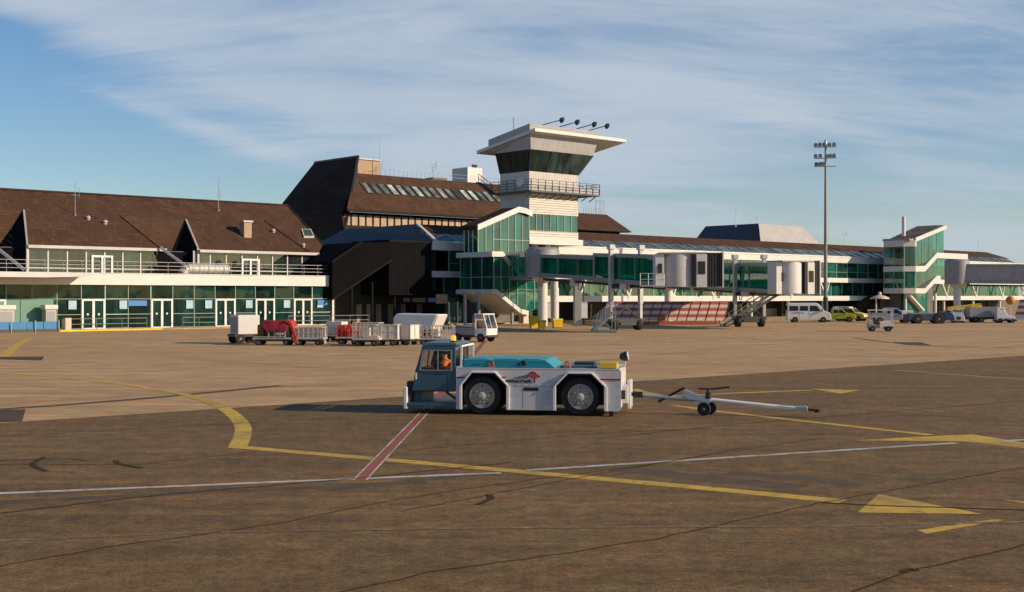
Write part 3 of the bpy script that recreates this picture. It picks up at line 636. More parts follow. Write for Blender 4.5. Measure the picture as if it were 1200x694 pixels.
for i in range(nb):
    a, b = CS+1.8+L_*i/nb, CS+1.8+L_*(i+1)/nb
    if a > CE-6: break
    o = A.part(A.mb().bar((a,-.1,10.12), (a+.35,-3,11.2), .14, .14).bar((b,-.1,10.12), (b+.35,-3,11.2), .14, .14).bar((a,-.15,10.12), (b,-.15,10.12), .12, .12), 'skylight', 'frame')
    A.part(A.mb().loft([(a+.08,-.12,10.08),(b-.08,-.12,10.08),(b+.27,-3,11.14),(a+.43,-3,11.14)], [(a+.08,-.14,10.12),(b-.08,-.14,10.12),(b+.27,-3.02,11.18),(a+.43,-3.02,11.18)]), 'pane', 'skylight_glass', o)
w_ = 3.25; x0 = 17.0
i = 0
while x0+w_*(i+1) < CE+.5:
    a, b = x0+w_*i, x0+w_*(i+1); i += 1
    m = A.mb().box(a+.06, b-.06, .0, .02, 6.45, 9.0, 1)
    m.box(a-.06, a+.06, -.04, .1, 6.45, 9.0); m.box(a+.06, b-.06, -.02, .08, 7.4, 7.47)
    A.part(m, 'upper_window', ['frame_green', 'glass_green'])
    m = A.mb().box(a+.06, b-.06, -1.0, -.98, 3.42, 5.68, 1); m.box(a-.05, a+.05, -1.05, -.92, 3.42, 5.68)
    A.part(m, 'lower_window', ['frame_green', 'glass_green'])
    if i % 3 == 0: A.part(A.mb().box(a+.06, b-.06, -4.05, -4.02, .12, 2.6, 1).box(a-.08, a+.08, -4.1, -3.95, .05, 2.62).box(a+.08, b-.08, -4.06, -3.96, 1.1, 1.2), 'ground_window', ['dark_steel', 'glass_dark'])
vs = [30.0, 39.7, 49.4, 59.0, 68.3, 78.4, 88.2, 98, 127.5, 138, 149.3, 160.2, 169.5]
for s in vs:
    m = A.mb().bar((s,.3,3.42), (s-1.25,.1,5.68), .22, .22).bar((s,.3,3.42), (s+1.25,.1,5.68), .22, .22); m.box(s-.3, s+.3, .42, .5, 3.0, 3.6); m.box(s-.35, s+.35, .1, .5, 3.40, 3.52)
    A.part(m, 'strut', 'white')
    A.part(A.mb().tube((s,-.3,.0), (s,-.3,2.64), .24, 12), 'column', 'panel_white', smooth=True)
A.box('ground_wall', 'interior_dark', 28, CE, -6.2, -6.0, .02, 2.62)
for s in (33, 47, 61, 82, 96, 130, 144, 155): A.box('ground_door', 'tan', s, s+1.4, -5.98, -5.9, .05, 2.2)
for s, w in ((52, 4), (72, 6), (90, 3), (141, 5)): A.box('service_panel', 'zinc', s, s+w, -5.97, -5.92, .05, 1.3)
for i in range(30): A.box('interior_partition', 'white_shade' if i % 2 else 'tan', 19+5*i, 19.3+5*i+(i*7 % 3), -6.5, -6.3, 6.3, 8.8)

# grey metal roofed hall beyond
A = Arch('grey_roofed_hall', 'far hall with hipped pale grey metal roof, shade painted on one side', 'building', 130, -30)
tc_ = P3(889,262,-31); bc_ = P3(894,284,-27); tl_ = None
dz = tc_[2]
def back(px, s):          # depth t at which the line s = const crosses pixel column px
    lo_, hi_ = -150., 20.
    for _ in range(60):
        mid = (lo_+hi_)/2; X, Y = W(s, mid)
        if CX+F*X/Y < px: lo_ = mid
        else: hi_ = mid
    return lo_
tB = back(827, tc_[0]); tB2 = back(806, bc_[0]-2)
sTr = SS(940,-31); sBr = SS(968,-27); zb_ = bc_[2]-1.0
m = A.mb(); m.poly([tc_, (tc_[0],tB,dz), (bc_[0]-2,tB2,zb_), (bc_[0]-.5,-27,zb_)]); A.part(m, 'shade_roof_side', 'slate')  # same metal roof, with shade put into the colour of this side
m = A.mb(); m.poly([tc_, (sTr,-31,dz-.1), (sBr,-27,zb_), (bc_[0]-.5,-27,zb_)]); m.poly([tc_, (sTr,-31,dz-.1), (sTr,tB,dz), (tc_[0],tB,dz)]); m.poly([(sTr,-31,dz-.1), (sTr,tB,dz), (sBr,tB2,zb_), (sBr,-27,zb_)])
A.part(m, 'pale_roof', 'zinc')
A.part(A.mb().box(bc_[0]-.4, sBr-.1, tB2+1, -27.1, 0, zb_-.02), 'wall', 'tan')
for px, py, pt, lab, arms in ((862,268,250,'small aerial leftmost above the shade-painted roof side of the far hall',((.95,.5,1.2),)), (886,262,248,'slim aerial at the roof corner of the far hall',((.7,.4,.8),)), (899,264,247,'aerial with wide cross arms on the pale roof of the far hall',((.15,.6,7),(.6,.6,1.5))), (914,265,248,'rightmost plain whip aerial on the pale roof',()),):
    antenna(px, py, -34, pt, lab, arms, z0=dz-.5, r=.06)
antenna(989, 290, -12, 271, 'aerial with short yagi arm over the roof right of the light mast', ((.95, .2, 2.2),), z0=12.0, r=.07)
antenna(1146, 299, -8, 285, 'tiny aerial pair on the far brown roof at the right', ((.8, .4, 1.),), z0=12.0, r=.05)

# ================================================================== DARK COVERED RAMP
A = Arch('covered_ramp', 'dark sloping ramp and block with painted-in shade between the low wing and the glass stair', 'building', 8, 0)
T = 1.0
lower = [P3(389.5,351.5,T), P3(458,305,T)]; upper = [P3(389.5,307,T), P3(424,284,T)]
q = [upper[0], upper[1], P3(462,284,T), lower[1], lower[0]]
m = A.mb(); m.prism([(p[0], p[2]) for p in q], 'y', -7, T); A.part(m, 'ramp_body', 'shade_black')
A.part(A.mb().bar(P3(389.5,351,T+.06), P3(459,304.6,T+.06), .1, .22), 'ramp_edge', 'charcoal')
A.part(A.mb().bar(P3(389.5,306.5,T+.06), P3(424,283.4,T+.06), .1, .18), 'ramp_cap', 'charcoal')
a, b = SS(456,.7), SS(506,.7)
A.box('upper_block', 'shade_cladding', a, b, -7, .7, ST(480,346,.7)[1], ST(490,285,.7)[1])
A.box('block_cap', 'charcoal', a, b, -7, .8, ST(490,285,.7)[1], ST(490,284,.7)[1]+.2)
A.box('rear_wall', 'interior_dark', .6, b, -5.2, -5, .05, 5)
for px in (418, 430, 441, 455, 470, 489): 
    s = SS(px, -4.9); A.box('door_panel', 'tan', s, s+.75, -4.98, -4.9, .1, 2.4)
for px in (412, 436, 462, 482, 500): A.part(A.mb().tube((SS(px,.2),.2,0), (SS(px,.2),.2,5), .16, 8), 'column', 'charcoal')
# ================================================================== GLASS STAIR BLOCK BY THE TOWER
def swoop(A, pts, th, t0, t1, name='canopy_band', m_='white'):
    top = [(p[0], p[1]+th/2) for p in pts]; bot = [(p[0], p[1]-th/2) for p in reversed(pts)]
    m = A.mb()
    for (a, b) in zip(pts, pts[1:]): m.prism([(a[0],a[1]-th/2),(b[0],b[1]-th/2),(b[0],b[1]+th/2),(a[0],a[1]+th/2)], 'y', t0, t1)
    return A.part(m, name, m_, bevel=.015)
A = Arch('glass_stair_block', 'green glass stair block with swooping pale bands left of the control tower', 'building', 20, 4)
f = 9.0
def q1(px, py): s, z = ST(px, py, f); return (s, z)
sl_ = 16.4
b1 = [(sl_-.4, q1(578,298)[1]), (q1(588,298)[0], q1(588,298)[1]), q1(610,325), q1(641,325.5)]
b2 = [(sl_-.4, q1(578,342)[1]), q1(580,341.5), q1(609,365), q1(618,367)]
swoop(A, b1, .62, 2.6, f+.25); swoop(A, b2, .55, 2.6, f+.25)
def ribs(s0, s1, t, z0, z1, n, m):
    for i in range(n+1): m.box(s0+(s1-s0)*i/n-.05, s0+(s1-s0)*i/n+.05, t-.03, t+.06, z0, z1)
# left face
for i in range(3):
    a, b = 3+2*i, 5+2*i
    m = A.mb().box(sl_, sl_+.03, a, b, b2[0][1]+.25, b1[0][1]-.3, 1); m.box(sl_-.05, sl_+.05, a-.05, a+.05, b2[0][1]+.25, b1[0][1]-.3); m.box(sl_-.04, sl_+.04, a, b, 5.6, 5.68); A.part(m, 'side_window', ['frame_green', 'glass_green'])
m = A.mb(); g = [(sl_,b2[0][1]), (b2[1][0],b2[1][1]), b2[2], b2[3], (24,2.0), (24,b1[3][1]), b1[2], b1[1], (sl_,b1[0][1])]
A.part(A.mb().prism(g, 'y', f-.02, f), 'front_glazing', 'glass_green')
m = A.mb()
for s, z0, z1 in ((sl_+.03,4.1,8.2), (17.6,3.6,8.2), (18.9,3.0,7.3), (20.2,2.3,6.3), (21.6,1.9,5.7), (23,1.9,5.7)): m.box(s-.05, s+.05, f, f+.09, z0, z1)
m.box(sl_, 20.4, f, f+.07, 5.6, 5.68); A.part(m, 'mullions', 'frame_green')
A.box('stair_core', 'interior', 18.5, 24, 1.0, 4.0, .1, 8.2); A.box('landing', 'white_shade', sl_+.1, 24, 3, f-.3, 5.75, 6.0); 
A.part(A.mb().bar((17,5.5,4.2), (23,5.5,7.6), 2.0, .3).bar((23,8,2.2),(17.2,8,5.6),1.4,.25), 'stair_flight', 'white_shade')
# upper volume
u0, u1, ut = SS(560,6.2), 24.8, 6.2
rp = [ST(557,266,6.2), ST(605,245,6.2), ST(613,246.5,6.2), (24.9, ST(613,247,6.2)[1]-.3)]
m = A.mb()
for a, b in zip(rp, rp[1:]): m.prism([(a[0],a[1]-.3),(b[0],b[1]-.3),(b[0],b[1]+.2),(a[0],a[1]+.2)], 'y', 3.6, ut+.3)
A.part(m, 'roof', 'tile_dark_shade')
m = A.mb()
for a, b in zip(rp, rp[1:]): m.prism([(a[0],a[1]-.42),(b[0],b[1]-.42),(b[0],b[1]+.26),(a[0],a[1]+.26)], 'y', ut+.3, ut+.5)
A.part(m, 'roof_fascia', 'white')
n_ = 7
for i in range(n_):
    a, b = u0+(u1-u0)*i/n_, u0+(u1-u0)*(i+1)/n_
    zt = lambda s: min(rp[0][1]-.35+(s-rp[0][0])*(rp[1][1]-rp[0][1])/(rp[1][0]-rp[0][0]), rp[1][1]-.4)
    m = A.mb().prism([(a+.04,8.4),(b-.04,8.4),(b-.04,zt(b)),(a+.04,zt(a))], 'y', ut-.02, ut, 1); m.box(a-.05, a+.05, ut-.03, ut+.08, 8.4, zt(a)+.05)
    if i > 1: m.box(a+.05, b-.05, ut, ut+.06, 10.2, 10.28)
    A.part(m, 'upper_window', ['frame_green', 'glass_green'])
for i in range(3): A.part(A.mb().box(u0, u0+.03, 3.7+.8*i, 4.45+.8*i, 8.4, rp[0][1]-.3, 1).box(u0-.05,u0+.06,3.65+.8*i,3.75+.8*i,8.4,rp[0][1]-.3), 'upper_side_window', ['frame', 'glass_green'])
A.box('upper_back_wall', 'interior', u0+.5, u1, 3.4, 3.6, 8.4, 11.5); A.box('upper_floor', 'white_shade', u0+.1, u1, 3.7, ut-.1, 8.3, 8.5)
# ground level under the slanted soffit
for px, t in ((545, 8.4), (561, 8.4), (600, 8.6)): A.part(A.mb().tube((SS(px,t),t,0), (SS(px,t),t,3.9 if px < 580 else 2.3), .2, 10), 'column', 'tube_grey')
a, b = SS(526,4), SS(546,4); A.part(A.mb().box(a, b, 3.95, 4, .15, 2.6, 1).box(a-.06,a+.06,3.9,4.1,.1,2.7).box(b-.06,b+.06,3.9,4.1,.1,2.7).box((a+b)/2-.05,(a+b)/2+.05,3.9,4.1,.1,2.7), 'entrance_door', ['frame', 'glass_green'])
A.box('green_lobby_wall', 'glass_green', a, b+2, 1.8, 1.9, .1, 3.2); A.box('lobby_wall', 'interior_dark', sl_, 24, .5, 1.0, .05, 4)
A.box('hoarding', 'tan', SS(513,3), SS(525,3), 2.6, 2.9, 2.5, 3.6); 
A.box('low_wall', 'cream', SS(611,8.5), SS(617,8.5), 8, 8.9, .1, 1.6)
# link to the left (concourse bay in shade with slab)
# ================================================================== CONTROL TOWER
A = Arch('control_tower', 'control tower with louvred pale shaft, flared dark glass cab and tilted white roof slab', 'tower', 29.3, 3.3)
s0_, s1_, t0_, t1_ = 25.0, 33.6, .57, 6.0
def ring(z0, z1, m_, name, o0=(0,0,0,0), o1=(0,0,0,0)):
    a = [(s0_-o0[0],t0_-o0[2],z0),(s1_+o0[1],t0_-o0[2],z0),(s1_+o0[1],t1_+o0[3],z0),(s0_-o0[0],t1_+o0[3],z0)]
    b = [(s0_-o1[0],t0_-o1[2],z1),(s1_+o1[1],t0_-o1[2],z1),(s1_+o1[1],t1_+o1[3],z1),(s0_-o1[0],t1_+o1[3],z1)]
    return A.part(A.mb().loft(a, b), name, m_)
A.part(A.mb().box(s0_-.25, s1_+.6, t0_, t1_+.3, 9.85, 10.6), 'base_slab', 'white', bevel=.02)
ring(10.6, 11.55, 'louvre', 'louvred_wall')
for i in range(7):
    a, b = s0_+(s1_-s0_)*i/7, s0_+(s1_-s0_)*(i+1)/7
    A.part(A.mb().box(a+.05, b-.05, t1_-.12, t1_-.1, 11.55, 13.65, 1).box(a-.04, a+.05, t1_-.14, t1_-.02, 11.55, 13.65), 'shaft_window', ['frame_green', 'glass_green'])
for i in range(3):
    a, b = t0_+(t1_-t0_)*i/3, t0_+(t1_-t0_)*(i+1)/3
    A.part(A.mb().box(s0_+.1, s0_+.12, a+.05, b-.05, 11.55, 13.65, 1).box(s0_+.02, s0_+.14, a-.04, a+.05, 11.55, 13.65), 'shaft_window', ['frame_green', 'glass_green'])
A.box('shaft_core', 'zinc', s0_+1.5, s1_-1, t0_+.5, t1_-1.6, 11.55, 13.65)
ring(13.65, 16.25, 'louvre', 'louvred_wall'); ring(16.45, 18.9, 'ribbed', 'ribbed_wall')
A.part(A.mb().box(s0_-.9, s1_+2.7, t0_-.9, t1_+1.3, 16.25, 16.45), 'catwalk', 'dark_steel')
for i in range(9):
    s = s0_-.6+i*1.4; A.part(A.mb().bar((s,t1_+1.2,16.2), (s,t1_,15.6), .08, .1), 'catwalk_bracket', 'dark_steel')
m = A.mb(); c = [(s0_-.85,t0_-.8),(s0_-.85,t1_+1.25),(s1_+2.65,t1_+1.25),(s1_+2.65,t0_-.8)]
for (p, q, n_) in ((c[0],c[1],5),(c[1],c[2],10),(c[2],c[3],5)): 
    p3, q3 = Vector((*p,16.45)), Vector((*q,16.45)); railing(m, p3, q3, 1.35, n_, 4, .035, .05)
A.part(m, 'catwalk_railing', 'dark_steel')
A.part(A.mb().poly([(c[1][0],c[1][1]-.06,16.5),(c[2][0],c[2][1]-.06,16.5),(c[2][0],c[2][1]-.06,17.1),(c[1][0],c[1][1]-.06,17.1)]), 'kick_plate', 'tube_grey')
cab0 = dict(); fl = (.5, 1.95, .3, .8)
A.part(A.mb().box(s0_+.1, s1_-.1, t0_+.1, t1_-.1, 18.9, 19.0), 'cab_floor', 'dark_steel')
def wallq(p0, p1, e0, e1, z0, z1, n, name, mi='glass_cab'):
    for i in range(n):
        g = lambda a, b, k: (a[0]+(b[0]-a[0])*k, a[1]+(b[1]-a[1])*k)
        a0, a1 = g(p0, p1, i/n), g(p0, p1, (i+1)/n); b0, b1 = g(e0, e1, i/n), g(e0, e1, (i+1)/n)
        o = A.part(A.mb().bar((*a0,z0), (*b0,z1), .12, .12), name, 'dark_steel')
        A.part(A.mb().poly([(*a0,z0), (*a1,z0), (*b1,z1), (*b0,z1)]), 'pane', mi, o)
B0 = [(s0_,t0_),(s0_,t1_),(s1_,t1_),(s1_,t0_)]; B1 = [(s0_-fl[0],t0_-fl[2]),(s0_-fl[0],t1_+fl[3]),(s1_+fl[1],t1_+fl[3]),(s1_+fl[1],t0_-fl[2])]
wallq(B0[0], B0[1], B1[0], B1[1], 18.9, 21.5, 2, 'cab_window'); wallq(B0[1], B0[2], B1[1], B1[2], 18.9, 21.5, 3, 'cab_window'); wallq(B0[2], B0[3], B1[2], B1[3], 18.9, 21.5, 2, 'cab_window')
wallq(B0[3], B0[0], B1[3], B1[0], 18.9, 21.5, 2, 'cab_window')
A.box('cab_console', 'interior_dark', s0_+1.2, s1_-1.2, t1_-1.8, t1_-1.0, 19.02, 19.8); A.box('cab_dark_fill', 'interior_dark', s0_+.9, s1_-.6, t0_+.7, t1_-2.3, 19.02, 21.45)  # dark block added so the cab reads unlit behind the glass
S_ = (24.0, 40.4, 8.1, -2.9, 23.95, 22.1)      # slab: s0 s1 front back zfront zback
zs = lambda t: S_[5]+(S_[4]-S_[5])*(t-S_[3])/(S_[2]-S_[3])
D0 = [(s0_-fl[0],t0_-fl[2]),(s0_-fl[0],t1_+fl[3]),(s1_+fl[1],t1_+fl[3]),(s1_+fl[1],t0_-fl[2])]; D1 = [(s0_-.75,t0_-1.5),(s0_-.7,t1_+.95),(s1_+2.6,t1_+.95),(s1_+2.6,t0_-1.5)]
A.part(A.mb().loft([(*p, 21.5) for p in D0], [(*p, zs(p[1])-.4) for p in D1]), 'soffit_band', 'ribbed_grey')
pl4 = [(S_[0],S_[3]),(S_[0],S_[2]),(S_[1],S_[2]),(S_[1]-.4,S_[3])]
A.part(A.mb().loft([(*p, zs(p[1])-.42) for p in pl4], [(*p, zs(p[1])) for p in pl4]), 'roof_slab', 'white', bevel=.03)
bx = [(24.9,-1.6),(24.9,6.2),(37.2,6.2),(37.2,-1.6)]
A.part(A.mb().loft([(*p, zs(p[1])) for p in bx], [(*p, zs(p[1])+1.15) for p in bx]), 'roof_box', 'ribbed_grey')
for i, (px, py, hx, hy) in enumerate(((632,147.5,658,140.5), (655,149,676,143), (676,151,696,145.5), (690,153,711,147.5))):
    p = P3(px, py, 4.5-.5*i); q = P3(hx, hy, 6.5-.5*i)
    o = A.part(A.mb().tube((p[0],p[1],p[2]-1.4), p, .07, 6).tube(p, q, .07, 6), 'floodlight_arm', 'steel')
    A.part(A.mb().lathe((q[0],q[1],q[2]), (.8,.1,-.35), [(.05,-.3),(.3,-.12),(.42,.12),(.38,.2)], 12), 'floodlight', 'dark_steel', o)
for px, h in ((602, 1.7), (624, 1.1)): A.part(A.mb().tube((SS(px,3),3,zs(3)+1.1), (SS(px,3),3,zs(3)+1.1+h), .06, 6), 'aerial', 'steel')
for s, t, r in ((31.3,4.0,.55),): A.part(A.mb().tube((s,t,0), (s,t,9.85), r, 20), 'column', 'white', smooth=True)
for px in (620, 635): A.part(A.mb().tube((SS(px,5.2),5.2,0), (SS(px,5.2),5.2,9.85), .42, 16), 'column', 'dark_steel', smooth=True)  # shade is put into the dark colour of these two columns
A.part(A.mb().lathe((s0_-1.0,t1_-.6,17.5), (-1,.3,.2), [(.1,-.2),(.5,0),(.55,.1)], 14), 'dish', 'panel_white')
# exterior stair at the left of the catwalk
m = A.mb(); a = (s0_-.9,t0_-.5,16.45); b = (s0_-.9,t0_-3.2,18.0); m.bar(a, b, .9, .12); railing(m, (a[0],a[1],a[2]), (b[0],b[1],b[2]), 1.1, 5, 2, .04); A.part(m, 'outside_stair', 'dark_steel')

# ================================================================== SECOND STAIR TOWER
A = Arch('far_stair_tower', 'smaller far stair tower with sloping slatted roof, white bands and green glass at the right', 'tower', 115, 5)
f = 9.0; sl_ = SS(1067, f); tb = back(1036, sl_)
ch = [(sl_, f-1.2), (sl_+1.4, f)]
def q2(px, py): return ST(px, py, f)
zc = [q2(1082,286)[1], q2(1082,315.5)[1], q2(1082,341)[1]]
R1 = [(ch[1][0], zc[1]), q2(1083,315), q2(1097,299.5), q2(1133,301)]
R2 = [(ch[1][0], zc[2]), q2(1083,341), q2(1097,326), q2(1101,326)]
for z, nm in ((zc[0],'top'), (zc[1],'mid'), (zc[2],'low')):
    th = 1.05 if nm == 'top' else .9
    m = A.mb().prism([(sl_-.15,tb),(sl_-.15,ch[0][1]-.05),(ch[1][0]-.1,f+.15),(ch[1][0]+.3,f+.15),(ch[1][0]+.3,tb)], 'z', z-th/2, z+th/2)
    A.part(m, 'balcony_band', 'white', bevel=.02)
swoop(A, R1, .95, 3, f+.2); swoop(A, R2, .85, 3, f+.2)
def tw(pts, z0, z1, n, name='window'):
    for (a, b) in zip(pts, pts[1:]):
        k = max(1, round(math.dist(a, b)/n))
        for i in range(k):
            p = (a[0]+(b[0]-a[0])*i/k, a[1]+(b[1]-a[1])*i/k); q = (a[0]+(b[0]-a[0])*(i+1)/k, a[1]+(b[1]-a[1])*(i+1)/k)
            o = A.part(A.mb().bar((*p,z0), (*p,z1), .1, .1), name, 'frame_green'); A.part(A.mb().poly([(*p,z0),(*q,z0),(*q,z1),(*p,z1)]), 'pane', 'glass_green', o)
path = [(sl_,tb), ch[0], ch[1]]
tw(path, zc[1]+.4, zc[0]-.5, 1.8); tw(path, zc[2]+.4, zc[1]-.45, 1.8)
su = q2(1106,270)[0]; zr = q2(1108,266)[1]
A.part(A.mb().prism([(ch[1][0],zc[1]+.4),(su,zc[1]+2.6),(su,zr-.3),(ch[1][0],zc[0]+.3)], 'y', f-.04, f-.02), 'front_glazing', 'glass_green')
A.part(A.mb().prism([(ch[1][0],zc[2]+.4),(q2(1097,326)[0],q2(1097,326)[1]+.4),(su+3,q2(1097,326)[1]+.4),(su+3,R1[2][1]-.4),(R1[2][0],R1[2][1]-.4),(ch[1][0],zc[1]-.4)], 'y', f-.04, f-.02), 'front_glazing', 'glass_green')
A.part(A.mb().prism([(ch[1][0]-1,.1),(q2(1096,360)[0],.1),(q2(1096,360)[0],q2(1096,328)[1]),(ch[1][0]+.4,zc[2]-.4),(ch[1][0]-1,zc[2]-.45)], 'y', f-1.5, f-1.48), 'ground_glazing', 'glass_green')
m = A.mb()
for k in range(1, 4): 
    s = ch[1][0]+(su-ch[1][0])*k/4; m.box(s-.06, s+.06, f-.02, f+.05, zc[1]+1, zc[0]+.4+(zr-zc[0]-.8)*k/4)
A.part(m, 'mullions', 'frame_green')
rz = [(sl_-.2, zc[0]+.5), (ch[1][0]+.2, zc[0]+.75), (su+.3, zr)]
m = A.mb(); m.prism([(sl_-.1,zc[0]+.45),(ch[1][0]+.2,zc[0]+.55),(su+.4,zr-.1),(su+.4,zr+.15),(ch[1][0]+.2,zc[0]+.8),(sl_-.1,zc[0]+.7)], 'y', tb-.2, f-.1); A.part(m, 'roof', 'tube_grey')
for i in range(14):
    k = i/13; s = sl_+(su-sl_)*k; z = zc[0]+.72+(zr-zc[0]-.55)*max(0, (s-ch[1][0])/(su-ch[1][0])); A.part(A.mb().box(s-.1, s+.1, tb-.2, f-.12, z, z+.16), 'roof_slat', 'tan')
A.part(A.mb().prism([(ch[1][0],zc[0]+.3),(su+.6,zr-.35),(su+.7,zr+.3),(ch[1][0],zc[0]+.95)], 'y', f-.1, f+.2), 'roof_fascia', 'white')
A.box('core', 'interior', 118.5, su+3, .1, 3.9, .1, zc[0]+1); A.box('stair_core', 'interior', sl_+1.4, su+1, 4.2, 6.4, .1, zc[0]+.4)  # unseen opaque boxes, enlarged to throw shade onto the concourse
p = P3(1059,285,5.5); A.part(A.mb().tube((p[0],p[1],p[2]-1), P3(1059,254,5.5), .32, 12), 'white_mast', 'panel_white', smooth=True)
A.part(A.mb().bar(P3(1064,345,f-1), P3(1081,364,f-1), .8, .3), 'stair_stringer', 'panel_white')
A.part(A.mb().bar((107,.9,1.4), (117,.9,zc[2]+.6), 1.0, 1.4), 'ramp_soffit', 'tile_dark_shade')
for px, t in ((1061, 7.5), (1096, 8.3)): A.part(A.mb().tube((SS(px,t),t,0), (SS(px,t),t,zc[2]-.4), .25, 10), 'column', 'panel_white')
# ================================================================== JET BRIDGES
def jet_bridge(label, a, b, za, zb, hh, bog, cabrot, glassy=True, stairs=None, wheels2=True, cab=True, mat_side='glass_bridge', w=2.6, cabmat='tube_grey', epw=1.45, cs=1.0, land=True, nbel=6):
    a, b = Vector(a), Vector(b); d = b-a; L_ = d.length; rz = math.atan2(d.y, d.x)
    o = thing('jet_bridge', label, 'jet bridge', (a.x, a.y, 0), rz)
    fz = lambda x: za+(zb-za)*x/L_
    def sect(x0, x1, w, h, dz, name, npan):
        m = MB()
        for s in (-1, 1):
            y = s*w/2
            m.bar((x0,y,fz(x0)+dz), (x1,y,fz(x1)+dz), .3, .42); m.bar((x0,y,fz(x0)+h+dz), (x1,y,fz(x1)+h+dz), .28, .36)
            for i in range(npan+1):
                x = x0+(x1-x0)*i/npan; wd = .3 if i in (0, npan) else .05
                m.box(x-wd/2, x+wd/2, y-.06, y+.06, fz(x)+dz, fz(x)+h+dz)
            pass
        fr = m.build('tunnel_frame', 'tube_grey', o)
        m = MB()
        for z0 in (0, h): m.loft([(x0,-w/2,fz(x0)+dz+z0-.1),(x0,w/2,fz(x0)+dz+z0-.1),(x0,w/2,fz(x0)+dz+z0+.1),(x0,-w/2,fz(x0)+dz+z0+.1)], [(x1,-w/2,fz(x1)+dz+z0-.1),(x1,w/2,fz(x1)+dz+z0-.1),(x1,w/2,fz(x1)+dz+z0+.1),(x1,-w/2,fz(x1)+dz+z0+.1)])
        m.build('floor_and_roof', 'panel_white', fr)
        for s in (-1, 1):
            y = s*(w/2-.03)
            if glassy: MB().poly([(x0,y,fz(x0)+dz),(x1,y,fz(x1)+dz),(x1,y,fz(x1)+dz+h),(x0,y,fz(x0)+dz+h)]).build('tunnel_glass', mat_side, fr)
            else: MB().loft([(x0,y-.04,fz(x0)+dz),(x0,y+.04,fz(x0)+dz),(x0,y+.04,fz(x0)+dz+h),(x0,y-.04,fz(x0)+dz+h)], [(x1,y-.04,fz(x1)+dz),(x1,y+.04,fz(x1)+dz),(x1,y+.04,fz(x1)+dz+h),(x1,y-.04,fz(x1)+dz+h)]).build('tunnel_wall', mat_side, fr)
    xm = L_*.52
    sect(1.3, xm+.6, w-.5, hh-.45, .12, 'inner', 3); sect(xm, L_-1.2, w, hh, 0, 'outer', 3)
    # rotunda + pedestal
    m = MB().lathe((0,0,fz(0)-.25), (0,0,1), [(1.9,0),(1.9,hh+.6),(1.6,hh+.85)], 20); m.build('rotunda', 'tube_grey', o, smooth=True)
    MB().lathe((0,0,0), (0,0,1), [(.55,0),(.55,fz(0)-.9),(1.2,fz(0)-.25)], 18).build('pedestal', 'panel_white', o, smooth=True)
    # drive column
    bx = L_*bog
    for s in (-1, 1):
        y = s*(w/2+.38); m = MB(); m.box(bx-.22, bx+.22, y-.2, y+.2, 2.6, fz(bx)+hh+.75); m.box(bx-.16, bx+.16, y-.15, y+.15, 1.0, 2.6); m.box(bx-.35, bx+.35, y-.3, y+.3, fz(bx)+hh+.6, fz(bx)+hh+1.05)
        m.build('lift_column', 'galv', o, bevel=.02)
    m = MB().box(bx-.25, bx+.25, -w/2-.4, w/2+.4, fz(bx)-.75, fz(bx)-.3); m.box(bx-.45, bx+.45, -w/2-.5, w/2+.5, .75, 1.15); m.box(bx-.6, bx+.6, -.9, .9, .5, .8)
    for s in (-1, 1): m.bar((bx,s*(w/2+.38),1.1), (bx,-s*.3,2.5), .1, .1)
    m.build('bogie_frame', 'dark_steel', o)
    for s in ((-1, 1) if wheels2 else (-1, 1)):
        e = empty('wheel', (bx, s*(w/2+.05), .62)); e.parent = o
        MB().lathe((0,0,0), (0,1,0), [(.34,-.25),(.58,-.27),(.63,-.18),(.63,.18),(.58,.27),(.34,.25)], 20).build('tyre', 'rubber', e, smooth=True)
        MB().lathe((0,0,0), (0,1,0), [(.33,-.2),(.33,.2)], 14).build('rim', 'dark_steel', e)
    # cables and boxes under the floor
    m = MB()
    for i in range(5):
        x = 2+(L_-5)*i/5; m.path([(x,-w/2,fz(x)-.2),(x+.2,-w/2-.1,fz(x)-1.1),(x+.7,-w/2-.1,fz(x)-1.2),(x+1.1,-w/2,fz(x)-.2)], .05, 5)
    m.bar((1.5,-.5,fz(1.5)-.4), (L_-1.5,-.5,fz(L_-1.5)-.4), .4, .25); m.build('cable_loops', 'dark_steel', o)
    m = MB(); m.box(bx+1.6, bx+2.6, -w/2-.3, -w/2+.3, fz(bx+2)-.75, fz(bx+2)-.2); m.box(L_*.3, L_*.3+.8, -.9, -.3, fz(L_*.3)-.9, fz(L_*.3)-.2); m.build('control_box', 'panel_white', o)
    if not cab: return o
    c = empty('cab', (L_+.3, 0, fz(L_))); c.parent = o; c.rotation_euler = (0, 0, cabrot-rz); c.scale = (cs, cs, 1)
    MB().box(-2.2, -1.40, -epw, epw, -.25, hh+.25).build('end_panel', 'panel_white', c, bevel=.02)
    MB().lathe((0,0,-.2), (0,0,1), [(1.6,0),(1.6,hh+.42)], 32).build('cab_cylinder', cabmat, c, smooth=True)
    MB().box(-1.9, 2.5, -1.62, 1.62, hh+.23, hh+.38).build('cab_roof', 'tube_grey', c, bevel=.02)
    MB().box(1.25, 1.5, -1.6, 1.6, -.2, hh+.2).build('cab_gap', 'dark_steel', c)
    MB().box(1.5, 2.45, -1.7, 1.7, -.25, hh+.2).build('cab_front', 'panel_white', c, bevel=.02)
    for y in (-1.71,): 
        MB().box(1.65, 2.3, y-.03, y+.02, .95, 2.1).build('cab_window', 'car_glass', c)
        MB().box(-1.98, -1.6, -1.6, -1.53, 1.0, 1.9).build('panel_window', 'car_glass', c)
    m = MB()
    for i in range(nbel): m.box(2.46+.24*i, 2.60+.24*i, -1.65, 1.65, -.15, hh+.35)
    m.box(2.46, 2.41+.24*nbel, -1.5, 1.5, 0, hh+.2); m.build('bellows', 'bellows', c)
